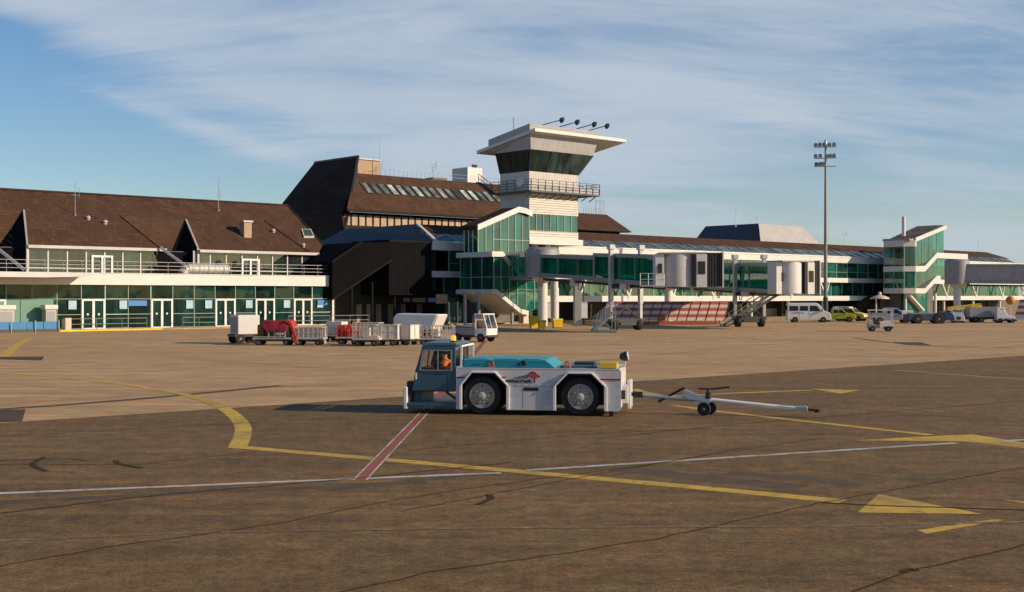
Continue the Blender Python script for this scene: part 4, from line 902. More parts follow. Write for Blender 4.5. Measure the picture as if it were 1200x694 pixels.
    MB().box(2.42+.24*nbel, 2.54+.24*nbel, -1.75, 1.75, -.3, hh+.4).build('bumper_frame', 'panel_white', c)
    m = MB()
    if not land: return_landing = None
    railing(m, (-3.6,-1.9,-.1), (-1.4,-1.9,-.1), 1.1, 3, 2, .035); m.box(-3.6, -1.4, -1.95, -1.2, -.18, -.08)
    if land: m.build('service_landing', 'galv', c)
    if stairs:
        p, q = Vector((*stairs[0], stairs[1])), Vector((*stairs[2], .1))
        Mi = Matrix.Translation((a.x, a.y, 0)) @ Matrix.Rotation(rz, 4, 'Z'); Mi.invert(); p, q = Mi @ p, Mi @ q
        e = (q-p).cross(Vector((0,0,1))).normalized()*.45
        m = MB()
        for s in (-1, 1):
            m.bar(p+e*s, q+e*s, .08, .26); m.tube(p+e*s+Vector((0,0,1.0)), q+e*s+Vector((0,0,1.0)), .045, 6); m.tube(p+e*s+Vector((0,0,.55)), q+e*s+Vector((0,0,.55)), .035, 6)
            for i in range(9): r_ = p.lerp(q, i/8)+e*s; m.tube(r_, r_+Vector((0,0,1.0)), .035, 5)
        for i in range(22): r_ = p.lerp(q, (i+.5)/22); m.bar(r_-e, r_+e, .26, .04)
        m.box(q.x-.6, q.x+.6, q.y-.6, q.y+.6, 0, .14)
        m.build('service_stair', 'galv', o)
        for s in (-.5, .5): MB().lathe((q.x+s,q.y-.5,.15), (0,1,0), [(.15,-.05),(.15,.05)], 12).build('castor', 'rubber', o)
    return o
jet_bridge('green glass jet bridge beside the control tower, its shaded grey cab above the striped fence', (3.5,141), (15.2,114.5), 5.75, 4.45, 2.55, .67, R(-2), cabmat='cab_shade')
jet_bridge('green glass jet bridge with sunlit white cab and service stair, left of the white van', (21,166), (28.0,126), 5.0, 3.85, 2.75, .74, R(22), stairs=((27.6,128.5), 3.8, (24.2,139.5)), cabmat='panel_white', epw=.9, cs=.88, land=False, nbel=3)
jet_bridge('grey ribbed metal jet bridge on a fat white column at the right edge', (70.5,196), (110,184), 5.5, 5.0, 3.1, .8, 0, glassy=False, cab=True, mat_side='ribbed_grey', w=3.0)
Aq = Arch('link_bridge', 'dark glazed link bridge from the glass stair to the first jet bridge', 'bridge', 21.5, 8)
pa, pb = Vector(W(21.8, 6.3)), Vector((3.5, 141)); dd = (pb-pa); rz = math.atan2(dd.y, dd.x); bpy.data.objects.remove(Aq.root)
o = thing('link_bridge', 'dark glazed link bridge from the glass stair to the first jet bridge', 'bridge', (pa.x, pa.y, 0), rz); L_ = dd.length-1.5
MB().box(0, L_, -1.6, 1.6, 5.35, 5.75).build('floor', 'tube_grey', o); MB().box(0, L_, -1.6, 1.6, 8.3, 8.55).build('roof', 'panel_white', o)
for y in (-1.55, 1.55):
    for i in range(4): MB().poly([(L_*i/4,y,5.75),(L_*(i+1)/4,y,5.75),(L_*(i+1)/4,y,8.3),(L_*i/4,y,8.3)]).build('window', 'glass_bridge', o)
    m = MB()
    for i in range(5): m.box(L_*i/4-.05, L_*i/4+.05, y-.06, y+.06, 5.75, 8.3)
    m.build('mullions', 'tube_grey', o)
X, Y = 7.45, 141.; o = thing('support_pillar', 'square grey pillar with a yellow banded foot under the first jet bridge', 'pillar', (X, Y, 0), R(10))
MB().box(-.4, .4, -.4, .4, 0, 5.2).build('shaft', 'tube_grey', o, bevel=.03); MB().box(-.5, .5, -.5, .5, 5.2, 5.45).build('head', 'dark_steel', o); MB().box(-.43, .43, -.43, .43, .0, .5).build('foot', 'zinc', o)
for px, by, zt, lab in ((684, 371, 2.6, 'yellowish grey equipment cabinet fixed at height right of the square grey pillar'), (641, 371, 2.2, 'narrow pale equipment cabinet hanging left of the white tower column')):
    Y = 146; X = (px-CX)/F*Y; o = thing('equipment_cabinet', lab, 'cabinet', (X, Y, 0), R(10))
    MB().box(-.4, .4, -.3, .3, .75, 2.7).build('cabinet', 'zinc', o, bevel=.03); MB().box(-.34, .34, -.32, -.3, .85, 2.5).build('door', 'panel_white', o); MB().tube((0,.0,0), (0,0,.75), .12, 8).build('post', 'dark_steel', o); MB().tube((0,.1,2.7), (0,.1,5.4), .06, 6).build('conduit', 'dark_steel', o)

# ================================================================== LIGHT MAST
Y = 166.; X = (967.5-CX)/F*Y; zt = H+(CY-172)/F*Y
o = thing('light_mast', 'very tall grey floodlight mast with two tiers of lamps behind the white van', 'light mast', (X, Y, 0), R(-15))
MB().tube((0,0,0), (0,0,zt), .29, 16, .13).build('pole', 'rail_grey', o, smooth=True); MB().lathe((0,0,0), (0,0,1), [(.6,0),(.6,.3),(.34,.35),(.33,3.2)], 16).build('base', 'dark_steel', o)
for k, (dz, lamps) in enumerate(((.3, (-1.3,-.75,-.2,.5,1.1)), (-1.2, (-1.3,-.7,.1,.6,1.1)), (-2.3, (-1.2,-.7,-.3)))):
    z = zt+dz; m = MB().tube((-1.5,0,z-.35), (1.4,0,z-.35), .06, 6); 
    if k < 2: m.tube((0,-.6,z-.35), (0,.6,z-.35), .06, 6)
    m.build('crossbar', 'steel', o)
    for x in lamps:
        MB().loft([(x-.26,-.3,z-.3),(x+.26,-.3,z-.3),(x+.26,.25,z-.05),(x-.26,.25,z-.05)], [(x-.2,-.15,z+.1),(x+.2,-.15,z+.1),(x+.2,.25,z+.28),(x-.2,.25,z+.28)]).build('floodlight', 'rail_grey', o, bevel=.02)
MB().lathe((0,0,zt), (0,0,1), [(.2,0),(.2,.8),(.05,.9)], 10).build('mast_head', 'steel', o)

# ================================================================== STRIPED BLAST FENCE
ya = Vector(G(704, 380.5)); yb = Vector(G(849, 380.5)); d = yb-ya; rz = math.atan2(d.y, d.x); L_ = d.length
o = thing('blast_fence', 'leaning red and cream striped blast fence on a red beam under the jet bridges', 'fence', (ya.x, ya.y, 0), rz)
MB().box(.6, L_-.8, -.15, .15, 0, .42).build('base_beam', 'salmon', o, bevel=.02)
nr, ncol = 6, 13
zt_, run, lean = 2.75, 1.5, .9
for c in range(ncol):
    x0, x1 = L_*c/ncol, L_*(c+1)/ncol
    m = MB()
    for r_ in range(nr):
        k0, k1 = r_/nr, (r_+1)/nr; g = .015
        y0, y1 = run*k0, run*k1; z0, z1 = .48+(zt_-.48)*k0, .48+(zt_-.48)*k1
        f0, f1 = lean*k0, lean*k1
        m.loft([(x0+g+f0,y0,z0),(x1-g+f0,y0,z0),(x1-g+f0,y0+.05,z0),(x0+g+f0,y0+.05,z0)], [(x0+g+f1,y1,z1),(x1-g+f1,y1,z1),(x1-g+f1,y1+.05,z1),(x0+g+f1,y1+.05,z1)], r_ % 2)
    m.build('panel', ['cream', 'salmon'], o)
for c in range(ncol+1):
    x = L_*c/ncol; MB().bar((x,-.03,.45), (x+lean,run-.03,zt_), .07, .07).build('rib', 'dark_steel', o)
for c in range(0, ncol+1, 2): x = L_*c/ncol; MB().bar((x+lean,run+.06,zt_-.1), (x+lean,run+.9,0), .1, .1).build('brace', 'dark_steel', o)
m = MB().box(L_*.5-.5, L_*.5+.3, -.5, -.15, .0, .9); m.bar((L_*.5,-.3,.4), (L_*.5-.5,-.3,1.3), .1, .1); m.build('anchor', 'salmon', o)
# yellow bins, lattice steps
for px, by, w, h, lab in ((626, 385.5, 1.0, 1.15, 'tall yellow bin, leftmost of the three by the tower foot'), (635, 386, .75, .75, 'small yellow bin close to the right of the tall one'), (653, 384.5, 1.05, .8, 'yellow bin standing apart near the white column')):
    X, Y = G(px, by); o = thing('yellow_bin', lab, 'bin', (X, Y, 0), R(12), 'yellow bins by the tower foot')
    MB().loft([(-w*.42,-.35,.08),(w*.42,-.35,.08),(w*.42,.35,.08),(-w*.42,.35,.08)], [(-w/2,-.42,h),(w/2,-.42,h),(w/2,.42,h),(-w/2,.42,h)]).build('bin_body', 'yellow', o, bevel=.04)
    MB().prism([(-.46,h),(.46,h),(.40,h+.12),(-.3,h+.2)], 'x', -w/2-.03, w/2+.03).build('lid', 'yellow', o, bevel=.02)
    for sx in (-1, 1): MB().lathe((sx*w*.35,.3,.1), (1,0,0), [(.1,-.04),(.1,.04)], 10).build('castor', 'rubber', o)
X, Y = G(712, 389); o = thing('access_steps', 'small lattice steel access steps beside the jet bridge wheels', 'steps', (X, Y, 0), R(15))
m = MB(); railing(m, (-1.3,-.4,.4), (.6,-.4,1.9), 1.0, 4, 2, .04); railing(m, (-1.3,.4,.4), (.6,.4,1.9), 1.0, 4, 2, .04); m.build('guard_rails', 'panel_white', o)
m = MB().bar((-1.5,-.45,.1), (.6,-.45,1.9), .08, .18).bar((-1.5,.45,.1), (.6,.45,1.9), .08, .18)
for i in range(7): m.box(-1.35+.28*i, -1.1+.28*i, -.45, .45, .25+.25*i, .29+.25*i)
m.bar((.6,-.45,1.9), (.6,-.45,.0), .08, .08).bar((.6,.45,1.9), (.6,.45,0), .08, .08).bar((.6,-.45,.1), (-.6,-.45,1.0), .06, .06).bar((-1.3,-.45,.15), (.6,-.45,.15), .07, .07); m.build('stair_frame', 'galv', o)
MB().box(-1.2, .3, -.6, .6, .02, .2).build('base', 'panel_white', o)
def sac(o): pass
# ================================================================== ROAD VEHICLES
def body(o, prof, w, matname, belt, inset, name='body', bevel=.05):
    """closed side profile [(x,z)], narrower above the belt line"""
    def yy(z, s): return s*(w/2-(inset*max(0, z-belt) if z > belt else .06*max(0, .45-z)))
    m = MB(); a = [(x, yy(z,-1), z) for x, z in prof]; b = [(x, yy(z,1), z) for x, z in prof]
    m.loft(a, b); return m.build(name, matname, o, bevel=bevel, smooth=False, seg=3), yy
def side_win(o, poly, yy, name='side_window', m_='car_glass'):
    for s in (-1, 1):
        MB().loft([(x, yy(z,s)-s*.02, z) for x, z in poly], [(x, yy(z,s)+s*.012, z) for x, z in poly]).build(name, m_, o)
def cross_win(o, p0, p1, yy, name, m_='car_glass', k=.86):
    (x0,z0),(x1,z1) = p0, p1; n = Vector((z1-z0, 0, -(x1-x0))).normalized()
    n = n if n.x*(1 if name == 'windscreen' else -1) > 0 else -n
    q = [Vector((x0, yy(z0,-1)*k, z0)), Vector((x0, yy(z0,1)*k, z0)), Vector((x1, yy(z1,1)*k, z1)), Vector((x1, yy(z1,-1)*k, z1))]
    MB().loft([p-n*.02 for p in q], [p+n*.012 for p in q]).build(name, m_, o)
def car_wheels(o, xs, w, r, tw=.2):
    for x in xs:
        for s in (-1, 1):
            MB().lathe((x, s*(w/2-.10), r), (0,s,0), [(r+.07,-.12),(r+.07,.085),(r+.02,.09)], 20).build('wheel_arch', 'black', o)
            wheel(o, x, s*(w/2-.04), r, tw, s, rimr=.62)
def lamps(o, x, w, z, m_, name, sz=(.05,.28,.16)):
    for s in (-1, 1): MB().box(x-sz[0], x+sz[0], s*(w/2-.22)-sz[1]/2, s*(w/2-.22)+sz[1]/2, z-sz[2]/2, z+sz[2]/2).build(name, m_, o, bevel=.02)
def van(label, loc, rz, group=None):
    o = thing('passenger_van', label, 'van', loc, rz, group); w = 2.0
    prof = [(-2.75,.3),(-2.78,.9),(-2.7,2.3),(-2.6,2.5),(.9,2.52),(1.25,2.4),(1.95,1.5),(2.55,1.3),(2.75,1.05),(2.8,.45),(2.7,.3)]
    b, yy = body(o, prof, w, 'van_white', 1.3, .1, bevel=.07)
    side_win(o, [(-2.45,1.5),(-1.35,1.5),(-1.35,2.12),(-2.45,2.12)], yy); side_win(o, [(-1.15,1.5),(-.1,1.5),(-.1,2.12),(-1.15,2.12)], yy); side_win(o, [(.1,1.45),(1.5,1.45),(1.0,2.15),(.1,2.15)], yy)
    cross_win(o, (1.93,1.55), (1.3,2.34), yy, 'windscreen'); cross_win(o, (-2.74,1.5), (-2.71,2.2), yy, 'rear_window')
    lamps(o, 2.66, w, .98, 'lens', 'headlight', (.08,.34,.22)); lamps(o, -2.76, w, 1.1, 'red', 'tail_light', (.04,.14,.5))
    MB().box(2.6, 2.86, -.9, .9, .32, .62).build('bumper', 'tube_grey', o, bevel=.05)
    MB().loft([(-2.2,yy(1.05,-1)-.006,1.15),(-.6,yy(1.05,-1)-.006,1.15),(-.6,yy(1.05,-1)-.006,1.3),(-2.2,yy(1.05,-1)-.006,1.3)], [(-2.2,yy(1.05,-1)+.01,1.15),(-.6,yy(1.05,-1)+.01,1.15),(-.6,yy(1.05,-1)+.01,1.3),(-2.2,yy(1.05,-1)+.01,1.3)]).build('side_stripe', 'tube_grey', o)
    for s in (-1, 1): MB().box(1.55, 1.7, s*1.12-.1, s*1.12+.1, 1.4, 1.75).build('mirror', 'black', o, bevel=.03); 
    for x in (-.02, -1.25): MB().box(x-.008, x+.008, -1.003, -.985, .5, 1.45).build('door_seam', 'dark_steel', o)
    car_wheels(o, (-1.75, 1.8), w, .36); return o
X, Y = G(950, 378); van('white high roofed passenger van with dark side windows, parked left of the lime green cars', (X-.1, Y+1, 0), R(-6))
def suv(label, loc, rz, colour, wagon=True, cat='car', name='parked_car', bar=None, L_=4.6, h=1.75, group=None):
    o = thing(name, label, cat, loc, rz, group); w = 1.85; k = L_/4.6
    prof = [(-2.25,.35),(-2.3,.8),(-2.2,1.1),(-1.95,h-.08),(-1.7,h),(.2,h),(.45,h-.06),(1.1,1.12),(1.95,1.0),(2.25,.82),(2.3,.5),(2.2,.33)] if wagon else \
           [(-2.3,.4),(-2.35,1.05),(-.8,1.08),(-.72,h-.05),(-.5,h),(.35,h),(.55,h-.06),(1.15,1.15),(1.95,1.05),(2.25,.85),(2.3,.5),(2.2,.38)]
    prof = [(x*k, z) for x, z in prof]
    b, yy = body(o, prof, w, colour, 1.08, .22, bevel=.06)
    if wagon: wins = [[(-1.95,1.14),(-1.1,1.14),(-1.1,h-.16),(-1.75,h-.16)],[(-1.0,1.14),(-.1,1.14),(-.1,h-.14),(-1.0,h-.14)],[(0,1.14),(.92,1.14),(.38,h-.14),(0,h-.14)]]
    else: wins = [[(-.6,1.16),(.0,1.16),(.0,h-.14),(-.55,h-.14)],[(.1,1.16),(.98,1.16),(.48,h-.14),(.1,h-.14)]]
    for q in wins: side_win(o, [(x*k, z) for x, z in q], yy)
    cross_win(o, (1.06*k,1.16), (.5*k,h-.1), yy, 'windscreen'); 
    if wagon: cross_win(o, (-2.19*k,1.15), (-1.99*k,h-.15), yy, 'rear_window')
    lamps(o, 2.2*k, w, .78, 'lens', 'headlight', (.08,.34,.18)); lamps(o, -2.27*k, w, .9, 'red', 'tail_light', (.05,.18,.3))
    MB().box(2.12*k, 2.34*k, -.85, .85, .34, .58).build('bumper', 'dark_steel', o, bevel=.04)
    if bar: m = MB().box(-.4, .0, -.6, .6, h+.02, h+.18); m.build('light_bar', bar, o, bevel=.04)
    for s in (-1, 1): MB().box(.82*k, .95*k, s*1.02-.09, s*1.02+.09, 1.1, 1.28).build('mirror', 'black', o, bevel=.03)
    car_wheels(o, (-1.4*k, 1.42*k), w, .36, .22); return o
X, Y = G(986, 377.6); suv('lime green pickup with pale roof light bar, just right of the white van', (X, Y+2.0, 0), R(-8), 'lime', False, 'pickup', 'pickup_truck', 'panel_white')
X, Y = G(1007, 377.0); suv('bright yellow estate car with pale light bar, half hidden behind the lime pickup', (X, Y+4, 0), R(-40), 'lemon', True, 'car', 'parked_car', 'panel_white')
X, Y = G(1013, 376.0); suv('silver people carrier behind the yellow car', (X+.2, Y+9, 0), R(-5), 'silver', True, 'car', 'parked_car', None, 4.8, 1.9)
# small white electric cart out on the apron
X, Y = G(1031, 388.5); o = thing('apron_cart', 'small open white electric cart standing alone on the open apron', 'cart', (X, Y, 0), R(-8))
MB().box(-.1, 1.15, -.6, .6, .32, .95).build('front_body', 'van_white', o, bevel=.06); MB().box(-1.15, -.1, -.55, .55, .32, .72).build('rear_body', 'tube_grey', o, bevel=.05)
m = MB()
for x, y in ((-1.0,-.55),(-1.0,.55),(1.1,-.58),(1.1,.58)): m.bar((x,y,.6), (x,y,2.0), .06, .06)
m.build('roof_posts', 'panel_white', o); MB().box(-1.1, 1.2, -.65, .65, 2.0, 2.08).build('roof', 'panel_white', o, bevel=.03)
MB().box(1.11, 1.14, -.54, .54, .95, 1.95).build('windscreen', 'glass_clear', o); MB().prism([(-.5,.72),(-.05,.72),(-.1,.9),(-.35,.9),(-.5,1.35),(-.62,1.35)], 'y', -.5, .5).build('seat', 'seat', o, bevel=.03)
MB().box(.3, 1.17, -.62, .62, .3, .5).build('bumper', 'black', o); lamps(o, 1.15, 1.2, .72, 'lens', 'headlight', (.03,.16,.14))
MB().lathe((.35,-.2,1.15), (.6,0,.8), [(.17,-.015),(.17,.015)], 14).build('steering_wheel', 'black', o)
for x in (-.75, .75):
    for s in (-1, 1): wheel(o, x, s*.52, .27, .18, s)
# pickup/box van behind the cart, blue tug, and the things to the right
X, Y = G(1060, 379); o = suv('silver grey pickup carrying a white box, left of the dark blue tug', (X-.6, Y+3.5, 0), R(-3), 'silver', False, 'pickup', 'pickup_truck', None, 5.4, 1.9)
MB().box(-2.6, -1.0, -.9, .9, 1.1, 1.25).build('cargo_bed', 'tube_grey', o); MB().box(1.05, 2.5, -.95, .95, .55, 1.55).build('nose_box', 'van_white', o, bevel=.06)
X, Y = G(1093, 379.5); o = thing('aircraft_tug', 'low dark blue aircraft tug parked right of the white box pickup', 'tug', (X, Y+1.4, 0), R(-4)); w = 2.4
b, yy = body(o, [(-2.9,.35),(-2.9,1.15),(1.3,1.2),(1.6,1.5),(2.5,1.35),(2.8,.9),(2.85,.4)], w, 'blue_dark', 2, 0, bevel=.08)
MB().box(-2.7, .1, -w/2-.01, -w/2+.02, .5, 1.1).build('side_panel', 'slate', o); MB().box(-2.5, .9, -.9, .9, 1.18, 1.32).build('deck', 'tube_grey', o)
MB().lathe((.9,-w/2-.02,.62), (0,-1,0), [(.8,-.05),(.8,.0)], 22).build('wheel_arch', 'black', o)
for x in (-1.6, .9):
    for s in (-1, 1): wheel(o, x, s*(w/2-.1), .58, .36, s, rimr=.5)
lamps(o, 2.82, w, .7, 'lens', 'headlight'); MB().lathe((1.9,0,1.42), (0,0,1), [(.09,0),(.09,.18),(.03,.22)], 10).build('beacon', 'orange', o)
MB().box(1.7, 2.4, -.8, .8, 1.36, 1.42).build('bonnet', 'blue_dark', o)
X, Y = G(1122, 378.5); o = thing('ground_power_unit', 'white lattice framed ground unit with small wheels right of the blue tug', 'ground unit', (X, Y, 0), R(-10))
MB().prism([(-.7,.25),(.8,.25),(.8,.75),(.45,1.3),(-.7,1.3)], 'y', -.6, .6).build('housing', 'van_white', o, bevel=.05)
m = MB(); 
for x in (-.65,.65):
    for y in (-.55,.55): m.bar((x,y,.3), (x,y,1.9), .07, .07)
m.bar((-.65,-.55,1.9), (.65,-.55,1.9), .07, .07).bar((-.65,.55,1.9), (.65,.55,1.9), .07, .07).bar((-.65,-.55,1.2), (.65,-.55,1.9), .05, .05).bar((.65,-.55,1.2), (-.65,-.55,1.9), .05, .05); m.build('frame', 'panel_white', o)
MB().box(-.2, .3, -.63, -.6, .4, .8).build('hatch', 'dark_steel', o)
for x in (-.5, .55):
    for s in (-1, 1): wheel(o, x, s*.5, .22, .14, s)
X, Y = G(1136, 378); o = suv('dark estate car half hidden behind the white lattice ground unit', (X+1, Y+3, 0), R(-5), 'dark_steel', True, 'car', 'parked_car', None, 4.4, 1.6)
X, Y = G(1148, 376.5); o = thing('belt_loader', 'yellow belt loader with raised conveyor among the vehicles at the right', 'loader', (X, Y+6, 0), R(-3))
MB().box(-2.6, 2.2, -.9, .9, .5, 1.15).build('chassis', 'panel_white', o, bevel=.05); m = MB().bar((-2.2,0,1.5), (2.4,0,2.0), 1.0, .3); m.build('conveyor', 'yellow', o)
MB().bar((-2.1,-.55,1.8), (2.3,-.55,2.3), .08, .12).bar((-2.1,.55,1.8), (2.3,.55,2.3), .08, .12).build('side_rail', 'yellow', o); MB().bar((-.5,.4,1.1), (1.0,.4,2.1), .15, .15).bar((-.5,-.4,1.1), (1.0,-.4,2.1), .15, .15).build('lift_arm', 'dark_steel', o)
for x in (-1.8, 1.5):
    for s in (-1, 1): wheel(o, x, s*.8, .36, .22, s)
X, Y = G(1163, 378.5); o = thing('box_truck', 'dark grey box truck standing behind the flat trailer at the right', 'truck', (X, Y+2.5, 0), R(-4))
MB().box(-2.2, 1.0, -1.05, 1.05, .7, 2.0).build('cargo_box', 'tube_grey', o, bevel=.04); MB().box(-2.2, 2.4, -.8, .8, .45, .7).build('chassis', 'dark_steel', o)
MB().prism([(1.1,.5),(2.5,.5),(2.5,1.1),(2.1,1.85),(1.1,1.85)], 'y', -.95, .95).build('driver_cab', 'van_white', o, bevel=.06); MB().box(1.5, 2.05, -.965, -.94, 1.2, 1.7).build('side_window', 'car_glass', o)
for x in (-1.4, 1.7):
    for s in (-1, 1): wheel(o, x, s*.85, .38, .25, s)
X, Y = G(1179, 378.5); o = thing('tow_tractor', 'white tow tractor with sloped front beside the orange ball sign', 'tractor', (X, Y+.5, 0), R(-6))
MB().prism([(-1.1,.3),(1.2,.3),(1.2,.75),(.2,1.0),(-.1,1.55),(-1.1,1.75)], 'y', -.65, .65).build('body', 'van_white', o, bevel=.06); MB().box(-1.0, -.1, -.6, .6, 1.75, 2.0).build('hood', 'van_white', o, bevel=.05); MB().prism([(.1,1.0),(.22,.98),(-.04,1.5),(-.12,1.5)], 'y', -.55, .55).build('windscreen', 'car_glass', o)
MB().box(-1.3, 1.35, -.7, .7, .22, .36).build('bumper', 'dark_steel', o)
for x in (-.7, .8):
    for s in (-1, 1): wheel(o, x, s*.58, .3, .2, s)
X, Y = G(1190, 378.6); o = thing('flat_trailer', 'low flat baggage trailer at the right edge', 'trailer', (X+.6, Y, 0), R(-4))
MB().box(-1.7, 1.7, -.7, .7, .45, .58).build('deck', 'tube_grey', o, bevel=.02); MB().bar((-1.7,0,.5), (-2.5,0,.35), .08, .08).build('drawbar', 'dark_steel', o)
MB().bar((1.65,-.65,.5), (1.65,-.65,1.4), .06, .06).bar((1.65,.65,.5), (1.65,.65,1.4), .06, .06).bar((1.65,-.65,1.4), (1.65,.65,1.4), .06, .06).build('end_rail', 'panel_white', o)
for x in (-1.2, 1.2):
    for s in (-1, 1): wheel(o, x, s*.6, .24, .16, s)
Y = 180.; X = (1184-CX)/F*Y; o = thing('ball_sign', 'round orange ball marker on a post among the vehicles at the right', 'marker', (X, Y, 0))
z = H-(352-CY)/F*Y; MB().tube((0,0,0), (0,0,z-.6), .07, 8).build('post', 'panel_white', o)
MB().lathe((0,0,z-.65), (0,0,1), [(.1,0),(.42,.15),(.6,.4),(.65,.65),(.6,.9),(.42,1.15),(.1,1.3)], 20).build('ball', 'ball_orange', o, smooth=True)
Y = 176.; X = (1199-CX)/F*Y; o = thing('striped_cone_barrier', 'leaning red and white striped barrier board at the right edge', 'barrier', (X, Y, 0), R(-20))
for i in range(6):
    k0, k1 = i/6, (i+1)/6; MB().loft([(-1.2+.8*k0,-.05,.3+2.6*k0),(1.2-.5*k0,-.05,.3+2.6*k0),(1.2-.5*k0,.05,.3+2.6*k0),(-1.2+.8*k0,.05,.3+2.6*k0)], [(-1.2+.8*k1,-.05,.3+2.6*k1),(1.2-.5*k1,-.05,.3+2.6*k1),(1.2-.5*k1,.05,.3+2.6*k1),(-1.2+.8*k1,.05,.3+2.6*k1)]).build('board', 'salmon' if i % 2 else 'white', o)
MB().box(-1.1, -.95, -.3, .3, 0, .32).box(.95, 1.1, -.3, .3, 0, .32).build('feet', 'dark_steel', o)
Y = 170.; X = (1031-CX)/F*Y; o = thing('parasol', 'pale flat topped parasol on a thin post before the far stair tower', 'parasol', (X, Y, 0))
z = H-(350-CY)/F*Y; MB().tube((-.5,0,0), (-.5,0,z), .09, 8).build('post', 'panel_white', o); MB().lathe((0,0,z-.05), (0,0,1), [(1.3,0),(1.25,.15),(.7,.42),(.15,.55)], 18).build('canopy', 'cream', o); MB().lathe((0,0,z+.45), (0,0,1), [(.15,0),(.28,.2),(.15,.45),(.04,.5)], 10).build('top_cap', 'panel_white', o)
MB().box(-.9, -.1, -.4, .4, 0, .1).build('base', 'dark_steel', o)
# ================================================================== BAGGAGE TRAIN (left middle)
def chassis(o, L_, w, h=.42, m_='cart_white', r=.22):
    MB().box(-L_/2, L_/2, -w/2, w/2, h, h+.12).build('deck', m_, o, bevel=.02); MB().bar((L_/2,0,h), (L_/2+.7,0,h-.12), .07, .07).build('drawbar', 'dark_steel', o)
    MB().box(-L_/2+.2, L_/2-.2, -w*.3, w*.3, h-.14, h).build('frame', 'dark_steel', o)
    for x in (-L_/2+.38, L_/2-.38):
        for s in (-1, 1): wheel(o, x, s*(w/2-.14), r, .14, s)
def cage(o, L_, w, z0, z1, n, name='cage', m_='cart_white', ends=True):
    m = MB()
    for s in (-1, 1):
        for i in range(n+1): x = -L_/2+L_*i/n; m.bar((x,s*w/2,z0), (x,s*w/2,z1), .05, .05)
        for z in (z0+(z1-z0)*.5, z1): m.bar((-L_/2,s*w/2,z), (L_/2,s*w/2,z), .05, .05)
    if ends:
        for x in (-L_/2, L_/2): m.bar((x,-w/2,z1), (x,w/2,z1), .05, .05); m.bar((x,0,z0), (x,0,z1), .05, .05)
    m.build(name, m_, o)
def bags(o, n, L_, w, z, seed, mats, hmax=.9):
    r = random.Random(seed)
    for i in range(n):
        x, y = r.uniform(-L_/2+.25, L_/2-.25), r.uniform(-w/2+.2, w/2-.2); h = r.uniform(.3, hmax)
        MB().box(x-r.uniform(.18,.33), x+r.uniform(.18,.33), y-.2, y+.2, z, z+h).build('suitcase', mats[i % len(mats)], o, bevel=.05)
GRP = 'baggage carts in front of the low wing'
# 1 white box trailer
X, Y = G(284, 403); o = thing('box_trailer', 'white closed box trailer with big black wheels, leftmost of the baggage carts', 'trailer', (X, Y+.6, 0), R(32), GRP)
MB().box(-.75, .85, -.85, .85, .68, 2.05).build('box', 'white', o, bevel=.04); MB().box(-.95, 1.05, -.8, .8, .5, .68).build('deck', 'dark_steel', o); MB().box(-.765, -.752, -.7, .7, .8, 1.9).build('end_door', 'tube_grey', o)
MB().box(.86, .88, -.3, .1, 1.7, 1.8).build('plate', 'dark_steel', o)
for x in (-.55, .6):
    for s in (-1, 1): wheel(o, x, s*.68, .36, .26, s)
# 2 red tarp cart
X, Y = G(319, 405); o = thing('baggage_cart', 'baggage cart of brown suitcases under a dark red tarpaulin with a red flap hanging down', 'cart', (X, Y+.8, 0), R(-5), GRP)
chassis(o, 2.7, 1.4); bags(o, 16, 2.4, 1.2, .54, 3, ['luggage','luggage','luggage','tan','dark_steel'], 1.0)
m = MB(); q = []
for yy_, zz_, x0_, x1_ in zip((-.82,-.77,-.6,-.3,0,.3,.6,.74,.78), (1.02,1.36,1.60,1.70,1.72,1.68,1.56,1.3,1.0), (-.35,-.6,-.8,-.9,-.95,-.95,-.9,-.8,-.7), (1.15,1.2,1.2,1.2,1.2,1.2,1.2,1.15,1.1)):
    q.append([(x0_+(x1_-x0_)*k/6, yy_+.03*math.sin(k*2.4), zz_+.07*math.sin(k*2.1+yy_*5)-.10*(k in (0, 6))) for k in range(7)])
pts = [p for r_ in q for p in r_]; m.add(pts, [(i*7+k, i*7+k+1, (i+1)*7+k+1, (i+1)*7+k) for i in range(8) for k in range(6)]); m.add([(p[0],p[1],p[2]-.03) for p in pts], [(i*7+k, (i+1)*7+k, (i+1)*7+k+1, i*7+k+1) for i in range(8) for k in range(6)])
m.build('tarpaulin', 'red_tarp', o, smooth=True)
m = MB(); pr = [(.85,1.62),(1.15,1.5),(1.38,1.05),(1.5,.55),(1.62,.1),(1.86,.12),(1.75,.6),(1.6,1.1),(1.35,1.68),(1.0,1.78)]; m.prism(pr, 'y', -.72, .55); m.build('hanging_flap', 'red_flap', o, bevel=.05)
m = MB().box(-1.3, .9, -.74, -.70, .58, .62); 
for x in (-.2,.2,.6,.95): m.bar((x,-.72,.55), (x,-.72,1.3), .05, .05)
m.build('side_rail', 'cart_white', o); MB().box(.3, .85, -.76, -.73, .72, .92).build('plate', 'cart_white', o)
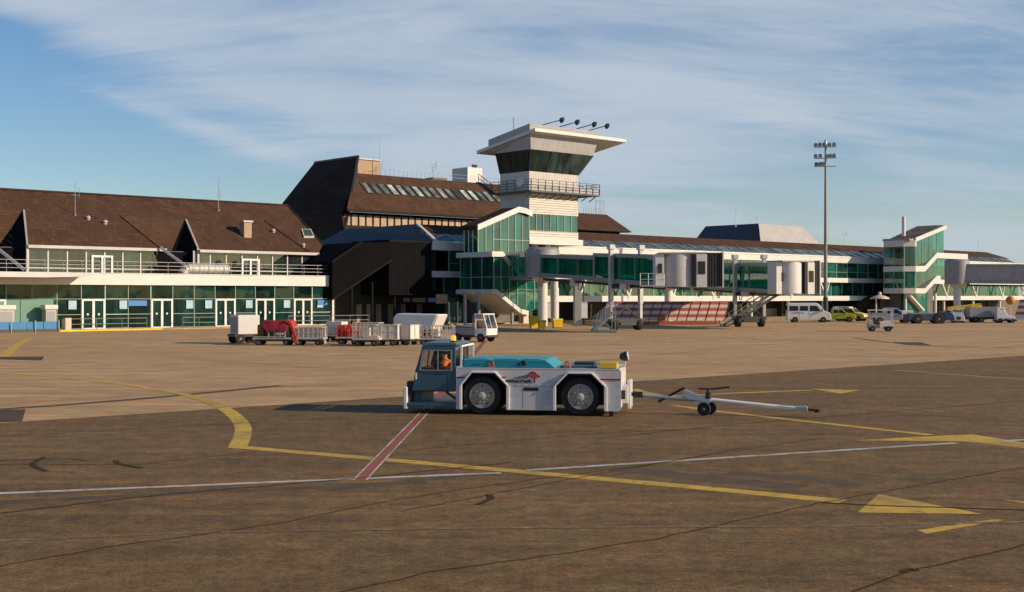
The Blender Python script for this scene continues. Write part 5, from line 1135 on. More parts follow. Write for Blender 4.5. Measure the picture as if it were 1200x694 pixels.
# 3.. carts
def bcart(px, by, L_, yaw, label, kind, dy=.6):
    X, Y = G(px, by); o = thing('baggage_cart', label, 'cart', (X, Y+dy, 0), R(yaw), GRP)
    chassis(o, L_, 1.35); 
    if kind == 'tan': cage(o, L_-.1, 1.3, .54, 1.25, 6); MB().box(-L_/2+.1, L_/2-.1, .5, .6, .6, 1.25).build('back_panel', 'tan', o); MB().box(-L_/2+.1, L_/2-.2, -.6, -.55, .55, 1.18).build('side_panel', 'zinc', o); MB().prism([(-.2,.1),(.25,.1),(.05,1.15)], 'x', L_/2-.05, L_/2+.02).build('end_fin', 'white', o)
    if kind == 'box': MB().box(-L_/2+.05, L_/2-.05, -.62, .62, .54, 1.2).build('box', 'cart_white', o, bevel=.03); MB().box(-L_/2+.3, L_/2-.1, -.5, .5, 1.2, 1.5).build('lid', 'white', o, bevel=.03); MB().box(-L_/2+.2, -L_/2+.24, -.63, -.615, .6, 1.15).build('door_seam', 'dark_steel', o)
    if kind == 'red': cage(o, L_-.1, 1.3, .54, 1.15, 4, m_='red'); bags(o, 14, L_-.2, 1.1, .54, 11, ['red','red','red_flap'], .85)
    if kind == 'cage': cage(o, L_-.1, 1.3, .54, 1.58, 7); MB().box(-L_/2+.15, L_/2-.15, -.5, .5, .54, .7).build('tray', 'cream', o); MB().box(-.35, .2, -.4, .4, .7, 1.3).build('crate', 'cart_white', o)
    if kind == 'panel':
        for s in (-1, 1): MB().box(-L_/2+.05, L_/2-.05, s*.62-.025, s*.62+.025, .54, 1.38).build('side_panel', 'cart_white', o)
        MB().box(-L_/2+.05, -L_/2+.1, -.6, .6, .54, 1.45).build('end_panel', 'white', o); MB().box(L_/2-.1, L_/2-.05, -.6, .6, .54, 1.38).build('end_panel', 'white', o); m = MB(); cage(o, L_-.06, 1.3, .54, 1.42, 3, 'frame')
    return o
bcart(362, 405, 2.1, -5, 'open cart with pale slatted sides and a white end fin, right of the red tarpaulin', 'tan')
bcart(390, 401.5, 1.7, -20, 'white box cart standing a little behind, between the slatted cart and the red bags', 'box', 1.5)
bcart(408, 404, 1.7, -5, 'cart heaped with bright red bags in a red frame', 'red')
bcart(430, 406, 1.9, -8, 'tall white cage cart right of the red bags', 'cage')
bcart(453, 405.5, 1.7, -6, 'white panel sided cart just right of the tall cage cart', 'panel')
bcart(474, 405, 1.6, -25, 'white panel sided cart turned to show its sunlit end, below the hooded trailer', 'panel')
# hooded white trailer
X, Y = G(488, 400); o = thing('hooded_trailer', 'large white hooded trailer with rounded grey side and bright sloped end behind the carts', 'trailer', (X, Y+3.0, 0), R(-28), None)
a = [(-1.95,-.8,.75),(1.5,-.8,.75),(2.15,-.8,2.0),(-1.65,-.8,2.05),(-1.95,-.8,1.7)]
m = MB().loft(a, [(x, .8, z) for x, _, z in a]); m.build('hood', 'van_white', o, bevel=.16, seg=4); MB().prism([(1.52,.8),(2.1,1.93),(2.14,1.93),(1.56,.8)], 'y', -.7, .7).build('end_cover', 'white', o)
MB().box(-2.0, 1.7, -.75, .75, .5, .74).build('chassis', 'dark_steel', o); 
for x in (-1.3, 1.0):
    for s in (-1, 1): wheel(o, x, s*.65, .32, .22, s)
MB().box(-.2, .25, -.83, -.80, .75, 1.25).build('hatch', 'black', o)
bcart(511, 404, 2.5, -6, 'long low cage dolly with white rails before the hooded trailer', 'cage').scale = (1, 1, .82)
# utility truck with white cab
X, Y = G(556, 401); o = thing('utility_truck', 'small flatbed utility truck with bright white cab facing right, behind the aircraft tug', 'truck', (X, Y+.9, 0), R(-32))
MB().box(-1.6, .5, -.75, .75, .5, .95).build('flatbed', 'tube_grey', o, bevel=.04); MB().box(-1.6, 1.3, -.6, .6, .34, .52).build('chassis', 'dark_steel', o)
MB().prism([(.45,.4),(1.5,.4),(1.55,1.0),(.45,1.0)], 'y', -.75, .75).build('cab', 'van_white', o, bevel=.05)
m = MB()
for x, y, xt in ((.5,-.7,.5),(.5,.7,.5),(1.52,-.7,1.2),(1.52,.7,1.2)): m.bar((x,y,1.0), (xt,y,2.0), .08, .08)
m.bar((1.52,0,1.0),(1.2,0,2.0),.04,.04); m.build('cab_frame', 'van_white', o); MB().box(.4, 1.28, -.78, .78, 2.0, 2.1).build('cab_roof', 'van_white', o, bevel=.04)
MB().poly([(1.51,-.66,1.03),(1.51,.66,1.03),(1.21,.66,1.98),(1.21,-.66,1.98)]).build('windscreen', 'glass_clear', o)
for s in (-1, 1): MB().poly([(.54,s*.71,1.03),(1.46,s*.71,1.03),(1.2,s*.71,1.98),(.54,s*.71,1.98)]).build('side_window', 'glass_clear', o)
MB().box(.5, .56, -.7, .7, 1.0, 1.98).build('cab_back', 'tube_grey', o); MB().prism([(.6,.95),(1.0,.95),(1.0,1.08),(.75,1.1),(.66,1.6),(.58,1.6)], 'y', -.55, .55).build('seat', 'seat', o)
lamps(o, 1.55, 1.5, .8, 'lens', 'headlight', (.02,.18,.14)); MB().box(1.45, 1.62, -.76, .76, .36, .52).build('bumper', 'dark_steel', o, bevel=.02)
m = MB(); m.bar((.3,-.7,.95), (.3,-.7,1.9), .06, .06).bar((.3,.7,.95), (.3,.7,1.9), .06, .06).bar((.3,-.7,1.9), (.3,.7,1.9), .06, .06).bar((-1.5,-.72,1.25), (.3,-.72,1.25), .04, .04).bar((-1.5,.72,1.25), (.3,.72,1.25), .04, .04); m.build('load_rack', 'tube_grey', o)
for x in (-1.1, 1.0):
    for s in (-1, 1): wheel(o, x, s*.66, .33, .22, s)

# ================================================================== AIRCRAFT TUG (foreground)
TX, TY = -3.08, 35.7; TR = R(-8.5); TS = .98; TM = Matrix.Translation((TX, TY, 0)) @ Matrix.Rotation(TR, 4, 'Z') @ Matrix.Scale(TS, 4)
tug = thing('aircraft_tug', 'large white and teal aircraft tug with dark blue cab in the foreground', 'tug', (TX, TY, 0), TR); tug.scale = (TS, TS, TS)
wd = 2.5
def oct_arch(x0, xa, xb, x1, zt, zk, zb=.16): return [(x0,zb),(x0,zk),(xa,zt),(xb,zt),(x1,zk),(x1,zb)]
a1 = oct_arch(1.66, 1.98, 2.68, 3.06, 1.25, .86); a2 = oct_arch(4.42, 4.80, 5.50, 5.90, 1.25, .86)
outline = [(1.52,.16)]+[a1[0]]+a1[1:-1]+[a1[-1]]+[a2[0]]+a2[1:-1]+[a2[-1]]+[(6.3,.16),(6.34,.3),(6.34,1.28),(6.26,1.38),(1.60,1.38),(1.52,1.32)]
def side_panel(y0, y1):      # split into convex pieces so the caps triangulate cleanly
    m = MB()
    top = 1.38
    def pz(p): m.prism(p, 'y', y0, y1)
    pz([(1.52,.16),(1.66,.16),(1.66,.86),(1.52,.86)]); pz([(1.52,.86),(1.66,.86),(1.98,1.25),(1.98,top),(1.56,top),(1.52,1.34)])
    pz([(1.98,1.25),(2.68,1.25),(2.68,top),(1.98,top)]); pz([(2.68,1.25),(3.06,.86),(4.42,.86),(4.80,1.25),(4.80,top),(2.68,top)]); pz([(3.06,.16),(4.42,.16),(4.42,.86),(3.06,.86)])
    pz([(4.80,1.25),(5.50,1.25),(5.50,top),(4.80,top)]); pz([(5.50,1.25),(5.90,.86),(6.34,.86),(6.34,1.30),(6.28,top),(5.50,top)]); pz([(5.90,.16),(6.30,.16),(6.34,.28),(6.34,.86),(5.90,.86)])
    return m
bodyp = side_panel(0, .05).build('side_skirt', 'tug_white', tug); side_panel(wd-.05, wd).build('side_skirt', 'tug_white', tug)
MB().box(1.55, 6.3, .06, wd-.06, 1.28, 1.375).build('deck', 'tug_white', tug); MB().box(6.27, 6.335, .052, wd-.052, .25, 1.27).build('rear_panel', 'tug_white', tug)
for x0, x1 in ((1.53,1.6),(3.12,4.36),(5.96,6.25)): MB().box(x0, x1, .06, wd-.06, .2, 1.27).build('bulkhead', 'black', tug)
MB().box(1.6, 6.25, .56, wd-.56, .28, 1.26).build('chassis', 'black', tug)
for ar in (a1, a2):
    m = MB()
    for p, q in zip(ar, ar[1:]): m.bar((p[0],-.03,p[1]), (q[0],-.03,q[1]), .09, .05)
    m.build('arch_trim', 'tug_trim', tug, bevel=.01)
    m = MB(); xm = (ar[0][0]+ar[-1][0])/2; 
    for p, q in zip(ar[1:-1], ar[2:-1]): m.loft([(p[0],.05,p[1]+.01),(p[0],.75,p[1]+.01),(p[0],.75,p[1]+.03),(p[0],.05,p[1]+.03)], [(q[0],.05,q[1]+.01),(q[0],.75,q[1]+.01),(q[0],.75,q[1]+.03),(q[0],.05,q[1]+.03)])
    m.build('arch_liner', 'black', tug)
for x in (2.29, 5.17):
    for s, y in ((-1,.27),(1,wd-.27)):
        e = empty('wheel', (x, y, .56)); e.parent = tug
        m = MB().lathe((0,0,0), (0,1,0), [(.36,-.2),(.40,-.235),(.50,-.24),(.55,-.2),(.565,-.14),(.565,.14),(.55,.2),(.50,.24),(.40,.235),(.36,.2)], 36)
        for i in range(30):
            a = 2*math.pi*i/30; m.box(-.02, .02, -.19, .19, 0, .001) if False else None
        m.build('tyre', 'rubber', e, smooth=True)
        MB().lathe((0,0,0), (0,s,0), [(.375,.0),(.375,.245),(.355,.258),(.335,.252),(.235,.25),(.215,.256),(.16,.256),(.145,.262),(.06,.264)], 32).build('rim', 'rim', e, smooth=True)
        m = MB().lathe((0,s*.25,0), (0,s,0), [(.115,0),(.12,.04),(.05,.06)], 16)
        for i in range(10):
            a = 2*math.pi*i/10; m.lathe((.19*math.cos(a), s*.25, .185*math.sin(a)), (0,s,0), [(.024,0),(.024,.03)], 6)
        m.build('hub', 'hub', e)
        m = MB()
        for i in range(5): a = 2*math.pi*i/5+.3; m.lathe((.275*math.cos(a), s*.2505, .285*math.sin(a)), (0,s,0), [(.024,0),(.024,.008)], 8)
        m.build('rim_hole', 'black', e)
MB().box(1.55, 1.66, .02, .05, 1.08, 1.09)
# engine cover, deck fittings
MB().prism([(1.62,1.385),(4.42,1.385),(4.38,1.42),(4.14,1.61),(1.66,1.61),(1.62,1.58)], 'y', .10, wd-.10).build('engine_cover', 'teal', tug, bevel=.025)
for x0, x1 in ((1.75,2.4),(2.6,3.3),(3.45,3.95)): MB().box(x0, x1, .3, wd-.3, 1.615, 1.63).build('cover_panel', 'teal', tug, bevel=.01)
MB().box(2.0, 2.25, .085, .099, 1.46, 1.475).box(1.72, 1.74, .085, .099, 1.42, 1.62).build('cover_latch', 'black', tug)
MB().lathe((3.52,.10,1.52), (0,-1,0), [(.085,0),(.085,.03),(.06,.05)], 18).lathe((3.36,.10,1.475), (0,-1,0), [(.035,0),(.035,.03)], 12).build('filler_cap', 'black', tug)
for x in (2.55, 4.78):
    m = MB().box(x-.09, x+.09, .06, .22, 1.385, 1.46); m.path([(x-.07,.1,1.45),(x-.05,.1,1.55),(x,.1,1.59),(x+.05,.1,1.55),(x+.07,.1,1.45)], .02, 6); m.build('lifting_eye', 'salmon', tug)
MB().box(4.55, 5.62, .25, wd-.25, 1.378, 1.44).build('rear_deck_plate', 'tug_blue', tug); MB().box(5.70, 6.22, .12, .7, 1.39, 1.55).build('yellow_box', 'yellow', tug, bevel=.02); MB().box(4.9, 5.5, .9, 1.6, 1.44, 1.52).build('hatch', 'dark_steel', tug, bevel=.01)
MB().path([(6.2,.3,1.36),(6.42,.3,1.45),(6.46,.3,1.62)], .025, 6).build('lamp_bracket', 'panel_white', tug); MB().lathe((6.40,.3,1.72), (1,0,.15), [(.06,-.12),(.12,-.05),(.14,.1),(.12,.12)], 16).build('work_lamp', 'dark_steel', tug, smooth=True); MB().lathe((6.52,.3,1.738), (1,0,.15), [(.125,0),(.11,.02)], 16).build('lamp_lens', 'lens', tug)
# stripes and lettering on the side
for x0, x1, z in ((1.54,1.80,1.085),(2.86,3.0,1.10),(5.72,6.33,1.07)): MB().box(x0, x1, -.012 if x0 > 1.6 else -.014, -.004, z-.022, z+.022).build('red_stripe', 'letter_red', tug)
text('AIRPARTNER', .115, 'letter_black', tug, (2.95,-.006,.955), (R(90),0,0), 'lettering', .25, 1.22, .002, .006, fit=.80)
m = MB()
for i in range(6):
    x = 3.20+.07*i; h = .02+.022*i; m.prism([(x,1.075),(x+.035,1.075),(x+.035+h*.9,1.075+h),(x+h*.9,1.075+h)], 'y', -.009, -.003)
m.build('logo_stripes', 'letter_black', tug)
m = MB()
def seg(p, q, w): 
    p, q = Vector(p), Vector(q); d = (q-p).normalized(); e = Vector((-d.y, d.x))*w*.34
    w *= 1; m.prism([tuple(p-e), tuple(q-e), tuple(q+e), tuple(p+e)], 'y', -.011-.001*len(m.f)/6, -.003)
def Q(zx, zy): return ((zx/5.785+540-474)/41.5, (486.5-(zy/5.785+380))/41.5)
for p, q, w in (((481,355),(521,311),.058), ((524,309),(524,354),.058), ((500,342),(525,342),.045), ((541,312),(541,387),.06), ((533,311),(576,345),.055), ((579,343),(541,350),.045)): seg(Q(*p), Q(*q), w)
m.build('logo_letters', 'letter_red', tug)
MB().box(3.52, 3.95, -.008, -.001, .72, .82).build('number_plate', 'black', tug)
text('AIRPARTNER', .05, 'rim', tug, (3.57,-.010,.75), (R(90),0,0), 'plate_lettering', 0, 1.1, .001) if False else None
m = MB().box(3.98, 4.36, -.007, -.001, .24, .82); m.build('grille_panel', 'tug_white', tug)
m = MB()
for i in range(7): m.box(4.03, 4.31, -.012, -.008, .32+.065*i, .335+.065*i)
m.build('grille_slots', 'tube_grey', tug)
m = MB(); m.box(4.56, 4.72, -.006, -.001, 1.15, 1.18); m.build('small_label', 'tube_grey', tug)
# seams, bolts and rings on the near side
m = MB()
for x in (3.5, 4.0): m.box(x-.004, x+.004, -.003, 0, .2, .80 if x < 3.9 else .84)
m.box(3.08, 4.40, -.003, 0, .845, .853); m.box(1.60, 6.30, -.003, 0, 1.335, 1.342); m.build('panel_seam', 'dark_steel', tug)
m = MB()
for x, z in [(3.12+.2*i, .90) for i in range(7)]+[(3.12,.3),(3.12,.6),(4.38,.3),(4.38,.6),(5.98,.3),(5.98,.6),(6.28,.3),(6.28,.6),(6.28,.9)]: m.lathe((x,0,z), (0,-1,0), [(.016,0),(.016,.01)], 8)
m.build('bolt_heads', 'steel', tug)
m = MB().tube((1.75,.12,1.38),(1.75,.12,1.5),.012,5).tube((3.0,.12,1.38),(3.0,.12,1.5),.012,5); m.build('cover_catch', 'dark_steel', tug)
MB().tube((1.60,.3,1.4),(1.60,.3,1.95),.035,8).lathe((1.60,.3,1.95),(0,0,1),[(.05,0),(.05,.05),(.02,.08)],10).build('exhaust_stack', 'dark_steel', tug)
# rear hitch
MB().box(6.34, 6.50, .75, 1.75, .32, .82).build('hitch_block', 'panel_white', tug, bevel=.02); [MB().box(6.48, 6.58, y, y+.2, .16, .98).build('hitch_plate', 'tug_trim', tug, bevel=.015) for y in (.78, 1.5)]
[MB().box(6.34, 6.45, y, y+.2, .5, .75).build('rear_bumper', 'dark_steel', tug) for y in (.1, wd-.3)]; MB().box(6.0, 6.12, .04, .3, .02, .18).build('mud_flap', 'rubber', tug)
# cab
cw0, cw1 = .02, 1.55+.6
cabz = (.66, 2.02)
m = MB()
def frm(y0, y1):
    m.prism([(.20,.68),(1.50,.68),(1.50,1.30),(.30,1.30)], 'y', y0, y1)           # lower door skin
    m.prism([(.30,1.30),(.46,1.30),(.55,1.86),(.49,1.86)], 'y', y0, y1); m.prism([(1.36,1.30),(1.50,1.30),(1.50,1.86),(1.36,1.86)], 'y', y0, y1); m.prism([(.49,1.86),(1.50,1.86),(1.50,2.02),(.53,2.02)], 'y', y0, y1)
frm(cw0, cw0+.05); m.build('cab_side', 'tug_blue', tug, bevel=.008); m = MB(); frm(cw1-.05, cw1); m.build('cab_side', 'tug_blue', tug, bevel=.008)
MB().loft([(.47,cw0-.02,2.025),(1.54,cw0-.02,2.025),(1.54,cw1+.02,2.025),(.47,cw1+.02,2.025)], [(.56,cw0+.05,2.10),(1.50,cw0+.05,2.10),(1.50,cw1-.05,2.10),(.56,cw1-.05,2.10)]).build('cab_roof', 'tug_blue', tug, bevel=.015)
MB().prism([(.205,.70),(.235,.70),(.33,1.30),(.30,1.30)], 'y', cw0+.052, cw1-.052).build('cab_nose', 'tug_blue', tug)
m = MB()
for y in (cw0+.06, cw1-.12): m.bar((.33,y+.03,1.3), (.53,y+.03,2.01), .06, .05)
m.bar((.43,1.0,1.3), (.53,1.0,2.01), .03, .03); m.build('windscreen_pillar', 'black', tug)
MB().poly([(.325,cw0+.1,1.31),(.325,cw1-.1,1.31),(.525,cw1-.1,2.0),(.525,cw0+.1,2.0)]).build('windscreen', 'glass_clear', tug)
for y, g_ in ((cw0+.03, 'glass_clear'), (cw1-.03, 'glass_cab')): MB().poly([(.46,y,1.30),(1.36,y,1.30),(1.36,y,1.86),(.55,y,1.86)]).build('side_window', g_, tug)
m = MB(); y = cw0-.012
for p, q in (((.44,1.29),(1.38,1.29)),((1.38,1.29),(1.38,1.875)),((1.38,1.875),(.53,1.875)),((.53,1.875),(.44,1.29)),((.98,1.3),(.98,1.86))): m.bar((p[0],y,p[1]), (q[0],y,q[1]), .03, .022)
m.build('window_frame', 'steel', tug)
MB().box(1.45, 1.50, cw0+.052, cw1-.052, .70, 1.15).build('cab_back', 'tug_blue', tug); MB().poly([(1.48,cw0+.1,1.16),(1.48,cw1-.1,1.16),(1.48,cw1-.1,2.0),(1.48,cw0+.1,2.0)]).build('rear_window', 'glass_clear', tug)
MB().box(.24, 1.45, cw0+.052, cw1-.052, .66, .72).build('cab_floor', 'black', tug); MB().prism([(.34,.73),(.62,.73),(.62,1.2),(.40,1.36)], 'y', .2, 1.9).build('dashboard', 'black', tug)
MB().box(.05, 1.5, .0, 2.1, .22, .34).build('step_platform', 'tug_blue', tug, bevel=.02); MB().prism([(.20,.34),(.42,.34),(.45,.66),(.20,.66)], 'y', .3, 2.0).build('step_riser', 'tug_blue', tug); MB().bar((1.2,.1,.66),(1.5,.1,.45),.1,.06).build('step_stay', 'black', tug)
m = MB().box(-.06, .06, .0, 2.35, .14, .80); m.build('front_bumper', 'tug_trim', tug, bevel=.03)
m = MB()
for i in range(3): m.box(-.08, -.055, .15+.75*i, .6+.75*i, .3, .65)
m.build('bumper_pad', 'rubber', tug)
MB().box(.02, .2, .1, .5, .55, .95).build('headlamp_housing', 'black', tug, bevel=.02)
MB().bar((.33,-.03,1.02), (.33,-.03,1.22), .04, .04).build('door_handle', 'panel_white', tug); m = MB().box(1.26, 1.27, cw0-.004, cw0, .70, 1.28); m.box(.36, 1.26, cw0-.004, cw0, .70, .71); m.build('door_seam', 'black', tug); MB().box(.92, 1.2, cw0-.006, cw0, 1.17, 1.19).build('door_latch', 'black', tug)
m = MB().bar((1.52,.10,1.38),(1.66,.10,1.40),.05,.05).bar((1.66,.1,1.40),(1.66,.1,2.02),.06,.06).bar((1.66,.1,2.02),(1.5,.1,1.90),.05,.05).bar((1.66,.1,2.0),(1.66,2.0,2.0),.05,.05).bar((1.66,2.0,1.4),(1.66,2.0,2.0),.06,.06); m.build('roll_guard', 'tug_trim', tug)
MB().lathe((1.33,.6,2.10), (0,0,1), [(.09,0),(.09,.04),(.075,.045)], 16).build('beacon_base', 'black', tug); MB().lathe((1.33,.6,2.145), (0,0,1), [(.075,0),(.075,.10),(.05,.15),(.01,.16)], 16).build('beacon', 'amber', tug, smooth=True)
MB().prism([(.95,.73),(1.40,.73),(1.40,.98),(.95,.98)], 'y', .25, .85).prism([(1.36,.98),(1.44,.98),(1.45,1.45),(1.40,1.45)], 'y', .28, .82).build('seat', 'seat', tug, bevel=.03)
MB().lathe((.72,.55,1.36), (-.5,0,.86), [(.17,-.012),(.19,0),(.17,.012)], 20).bar((.72,.55,1.34),(.55,.55,1.1),.04,.04).build('steering_wheel', 'black', tug)
# driver
def skin_body(name, joints, edges, mats, parent=None, root=0, sub=2):
    me = bpy.data.meshes.new(name); me.from_pydata([j[0] for j in joints], edges, [])
    o = bpy.data.objects.new(name, me); C.objects.link(o)
    md = o.modifiers.new('skin', 'SKIN'); md.use_smooth_shade = True
    if not me.skin_vertices: me.attributes
    for i, j in enumerate(joints):
        me.skin_vertices[0].data[i].radius = (j[1], j[2] if len(j) > 2 else j[1])
    me.skin_vertices[0].data[root].use_root = True
    s = o.modifiers.new('sub', 'SUBSURF'); s.levels = sub; s.render_levels = sub
    o.data.materials.append(MATS[mats]); 
    if parent: o.parent = parent
    return o
def bake(o):
    bpy.context.view_layer.update(); dg = bpy.context.evaluated_depsgraph_get()
    me = bpy.data.meshes.new_from_object(o.evaluated_get(dg)); n = o.name; p = o.parent; ms = list(o.data.materials)
    bpy.data.objects.remove(o); k = bpy.data.objects.new(n, me); C.objects.link(k); k.parent = p
    if not me.materials: me.materials.append(ms[0])
    return k
def make_skin(name, joints, edges, m_, parent):
    me = bpy.data.meshes.new(name); me.from_pydata([j[0] for j in joints], edges, [])
    o = bpy.data.objects.new(name, me); C.objects.link(o); o.modifiers.new('skin', 'SKIN').use_smooth_shade = True
    if len(me.skin_vertices) == 0:
        bm = bmesh.new(); bm.from_mesh(me); bm.verts.layers.skin.verify(); bm.to_mesh(me); bm.free()
    for i, j in enumerate(joints): me.skin_vertices[0].data[i].radius = (j[1], j[1]); me.skin_vertices[0].data[i].use_root = (i == 0)
    s = o.modifiers.new('sub', 'SUBSURF'); s.levels = s.render_levels = 2
    me.materials.append(MATS[m_]); o.parent = parent
    return bake(o)
pr = thing('person', 'driver in a bright orange vest seated in the blue cab of the tug', 'person', (0,0,0))
pr.location = (TM @ Vector((1.13, .50, 1.0))); pr.rotation_euler = (0, 0, TR); pr.scale = (TS*1.02,)*3
J = [((0,0,.08),.15),((0,0,.24),.15),((.0,0,.42),.165),((-.02,0,.52),.10),((-.04,0,.60),.055),((-.06,0,.70),.10),((-.06,0,.79),.095),
     ((0,-.17,.50),.065),((-.06,-.25,.30),.05),((-.28,-.19,.30),.04),((-.40,-.15,.36),.035),((0,.17,.50),.065),((-.06,.25,.30),.05),((-.28,.19,.30),.04),((-.40,.15,.36),.035),
     ((-.10,-.11,.07),.10),((-.40,-.13,.08),.075),((-.44,-.13,-.20),.055),((-.52,-.13,-.235),.045),((-.10,.11,.07),.10),((-.40,.13,.08),.075),((-.44,.13,-.20),.055),((-.52,.13,-.235),.045)]
Ed = [(0,1),(1,2),(2,3),(3,4),(4,5),(5,6),(3,7),(7,8),(8,9),(9,10),(3,11),(11,12),(12,13),(13,14),(0,15),(15,16),(16,17),(17,18),(0,19),(19,20),(20,21),(21,22)]
bd = make_skin('body', J, Ed, 'navy', pr)
bd.data.materials.append(MATS['skin'])
for p in bd.data.polygons:
    c = p.center
    if c.z > .575 or (c.x < -.33 and c.z > .24): p.material_index = 1
Jv = [((.005,0,.10),.215),((.005,0,.26),.215),((0,0,.42),.225),((-.01,0,.515),.15),((0,-.18,.505),.105),((-.045,-.25,.34),.085),((0,.18,.505),.105),((-.045,.25,.34),.085)]
make_skin('vest', Jv, [(0,1),(1,2),(2,3),(3,4),(4,5),(3,6),(6,7)], 'vest', pr)
MB().lathe((-.05,0,.735), (.12,0,1), [(.105,0),(.115,.05),(.10,.11),(.05,.145),(.01,.15)], 16).build('hair', 'hair', pr, smooth=True)
m = MB(); m.prism([(-.155,.70),(-.185,.685),(-.155,.675)], 'y', -.015, .015); m.build('nose', 'skin', pr)
for s in (-1, 1):
    MB().lathe((-.148,s*.036,.735), (-1,0,0), [(.012,0),(.008,.008)], 8).build('eye', 'black', pr)
    MB().lathe((-.055,s*.098,.71), (0,s,0), [(.02,0),(.03,.012),(.015,.02)], 10).build('ear', 'skin', pr)
MB().box(-.158, -.145, -.028, .028, .642, .652).build('mouth', 'red', pr)
for s in (-1, 1):
    for k in range(4): MB().path([(-.40,s*.15+(k-1.5)*.022,.37),(-.46,s*.15+(k-1.5)*.022,.385),(-.475,s*.15+(k-1.5)*.022,.345)], .011, 6).build('finger', 'skin', pr)
    MB().path([(-.39,s*.11,.36),(-.43,s*.095,.40)], .013, 6).build('thumb', 'skin', pr)

# ================================================================== TOW BAR
def tl(x, y, z): return TM @ Vector((x, y, z))
a = tl(6.58, 1.24, .52); b = Vector(G(953, 489.5)); b = Vector((b.x, b.y, .2)); d = b-a; rz = math.atan2(d.y, d.x); L_ = d.to_2d().length
bar = thing('tow_bar', 'long pale tow bar with two small black wheels and crank, hitched behind the tug', 'tow bar', (a.x, a.y, 0), rz)
fz = lambda x: .55+(b.z-.55)*x/L_
xw = L_*.415
MB().tube((.0,0,.55), (.35,0,fz(.35)), .045, 8).lathe((.0,0,.55), (0,0,1), [(.11,-.05),(.11,.05)], 14).box(.08, .32, -.09, .09, .46, .62).build('hitch_eye', 'black', bar)
MB().tube((.3,0,fz(.3)), (xw-.5,0,fz(xw-.5)), .06, 12).tube((xw-.55,0,fz(xw-.5)+.03), (xw+.1,0,fz(xw)), .085, 12).build('front_tube', 'galv', bar, smooth=True)
MB().tube((xw,0,fz(xw)+.04), (L_-.35,0,fz(L_-.35)), .062, 14).build('main_tube', 'tug_trim', bar, smooth=True)
m = MB().prism([(xw-.52,fz(xw)+.04),(xw-.62,fz(xw)+.29),(xw-.55,fz(xw)+.31),(xw+.20,fz(xw)+.0),(xw+.08,fz(xw)-.10),(xw-.2,fz(xw)+.02)], 'y', -.09, -.06); m.prism([(xw-.52,fz(xw)+.04),(xw-.62,fz(xw)+.29),(xw-.55,fz(xw)+.31),(xw+.20,fz(xw)+.0),(xw+.08,fz(xw)-.10),(xw-.2,fz(xw)+.02)], 'y', .06, .09); m.build('bracket', 'panel_white', bar)
MB().bar((xw-1.35,0,fz(xw)-.06), (xw-.6,0,fz(xw)+.36), .08, .07).build('spring_strut', 'black', bar); MB().bar((xw-.3,0,fz(xw)+.0),(xw+.02,0,.20),.14,.12).build('axle_arm', 'panel_white', bar)
MB().tube((xw+.05,-.3,.19), (xw+.05,.3,.19), .03, 8).build('axle', 'dark_steel', bar)
for s in (-1, 1): wheel(bar, xw+.05+s*.06, s*.24, .19, .13, s, rimr=.45)
MB().lathe((xw+.08,0,fz(xw)+.06), (0,0,1), [(.1,0),(.1,.05),(.075,.06),(.085,.17),(.05,.19),(.03,.26),(.06,.27),(.06,.31)], 14).build('jack', 'black', bar)
MB().path([(xw-.2,0,fz(xw)+.34),(xw+.08,0,fz(xw)+.33),(xw+.35,0,fz(xw)+.36),(xw+.68,0,fz(xw)+.40)], .024, 6).build('crank', 'black', bar)
m = MB().box(L_-.45, L_-.15, -.14, .14, fz(L_)-.02, fz(L_)+.10); m.bar((L_-.9,-.06,fz(L_)+.14), (L_-.2,-.06,fz(L_)+.12), .03, .03); m.build('head_block', 'galv', bar, bevel=.01)
MB().tube((L_-.2,-.08,fz(L_)+.03), (L_+.15,-.08,fz(L_)), .03, 8).tube((L_-.2,.08,fz(L_)+.03), (L_+.15,.08,fz(L_)), .03, 8).lathe((L_+.12,0,fz(L_)-.05), (0,0,1), [(.09,0),(.09,.09)], 12).build('tow_head', 'black', bar)
m = MB().path([(1.2,0.07,fz(1.2)),(1.6,.12,fz(1.6)-.05),(2.0,.07,fz(2.0)+.08)], .015, 5); m.build('cable', 'black', bar)

# ================================================================== SKY, SUN, CAMERA
sc = bpy.context.scene
sd = Vector((.968, -.25)).normalized(); EL = R(23)
w_ = bpy.data.worlds.new('World'); sc.world = w_; w_.use_nodes = True; nt = w_.node_tree; L = nt.links.new; nn = nt.nodes.new
bg = nt.nodes['Background']; sky = nn('ShaderNodeTexSky'); sky.sky_type = 'NISHITA'; sky.sun_disc = False; sky.sun_elevation = EL; sky.sun_rotation = math.atan2(sd.x, sd.y)
sky.air_density = 1.0; sky.dust_density = .35; sky.ozone_density = 2.2; sky.altitude = 100
tc = nn('ShaderNodeTexCoord'); sep = nn('ShaderNodeSeparateXYZ'); L(tc.outputs['Generated'], sep.inputs[0])
def M(op, a, b=None, c=None):
    n = nn('ShaderNodeMath'); n.operation = op
    for i, v in enumerate((a, b, c)):
        if v is None: continue
        if isinstance(v, (int, float)): n.inputs[i].default_value = v
        else: L(v, n.inputs[i])
    return n.outputs[0]
x, y, z = sep.outputs; zz = M('ADD', M('MAXIMUM', z, 0.), .30)
cu = nn('ShaderNodeCombineXYZ'); L(M('DIVIDE', x, zz), cu.inputs[0]); L(M('DIVIDE', y, zz), cu.inputs[1])
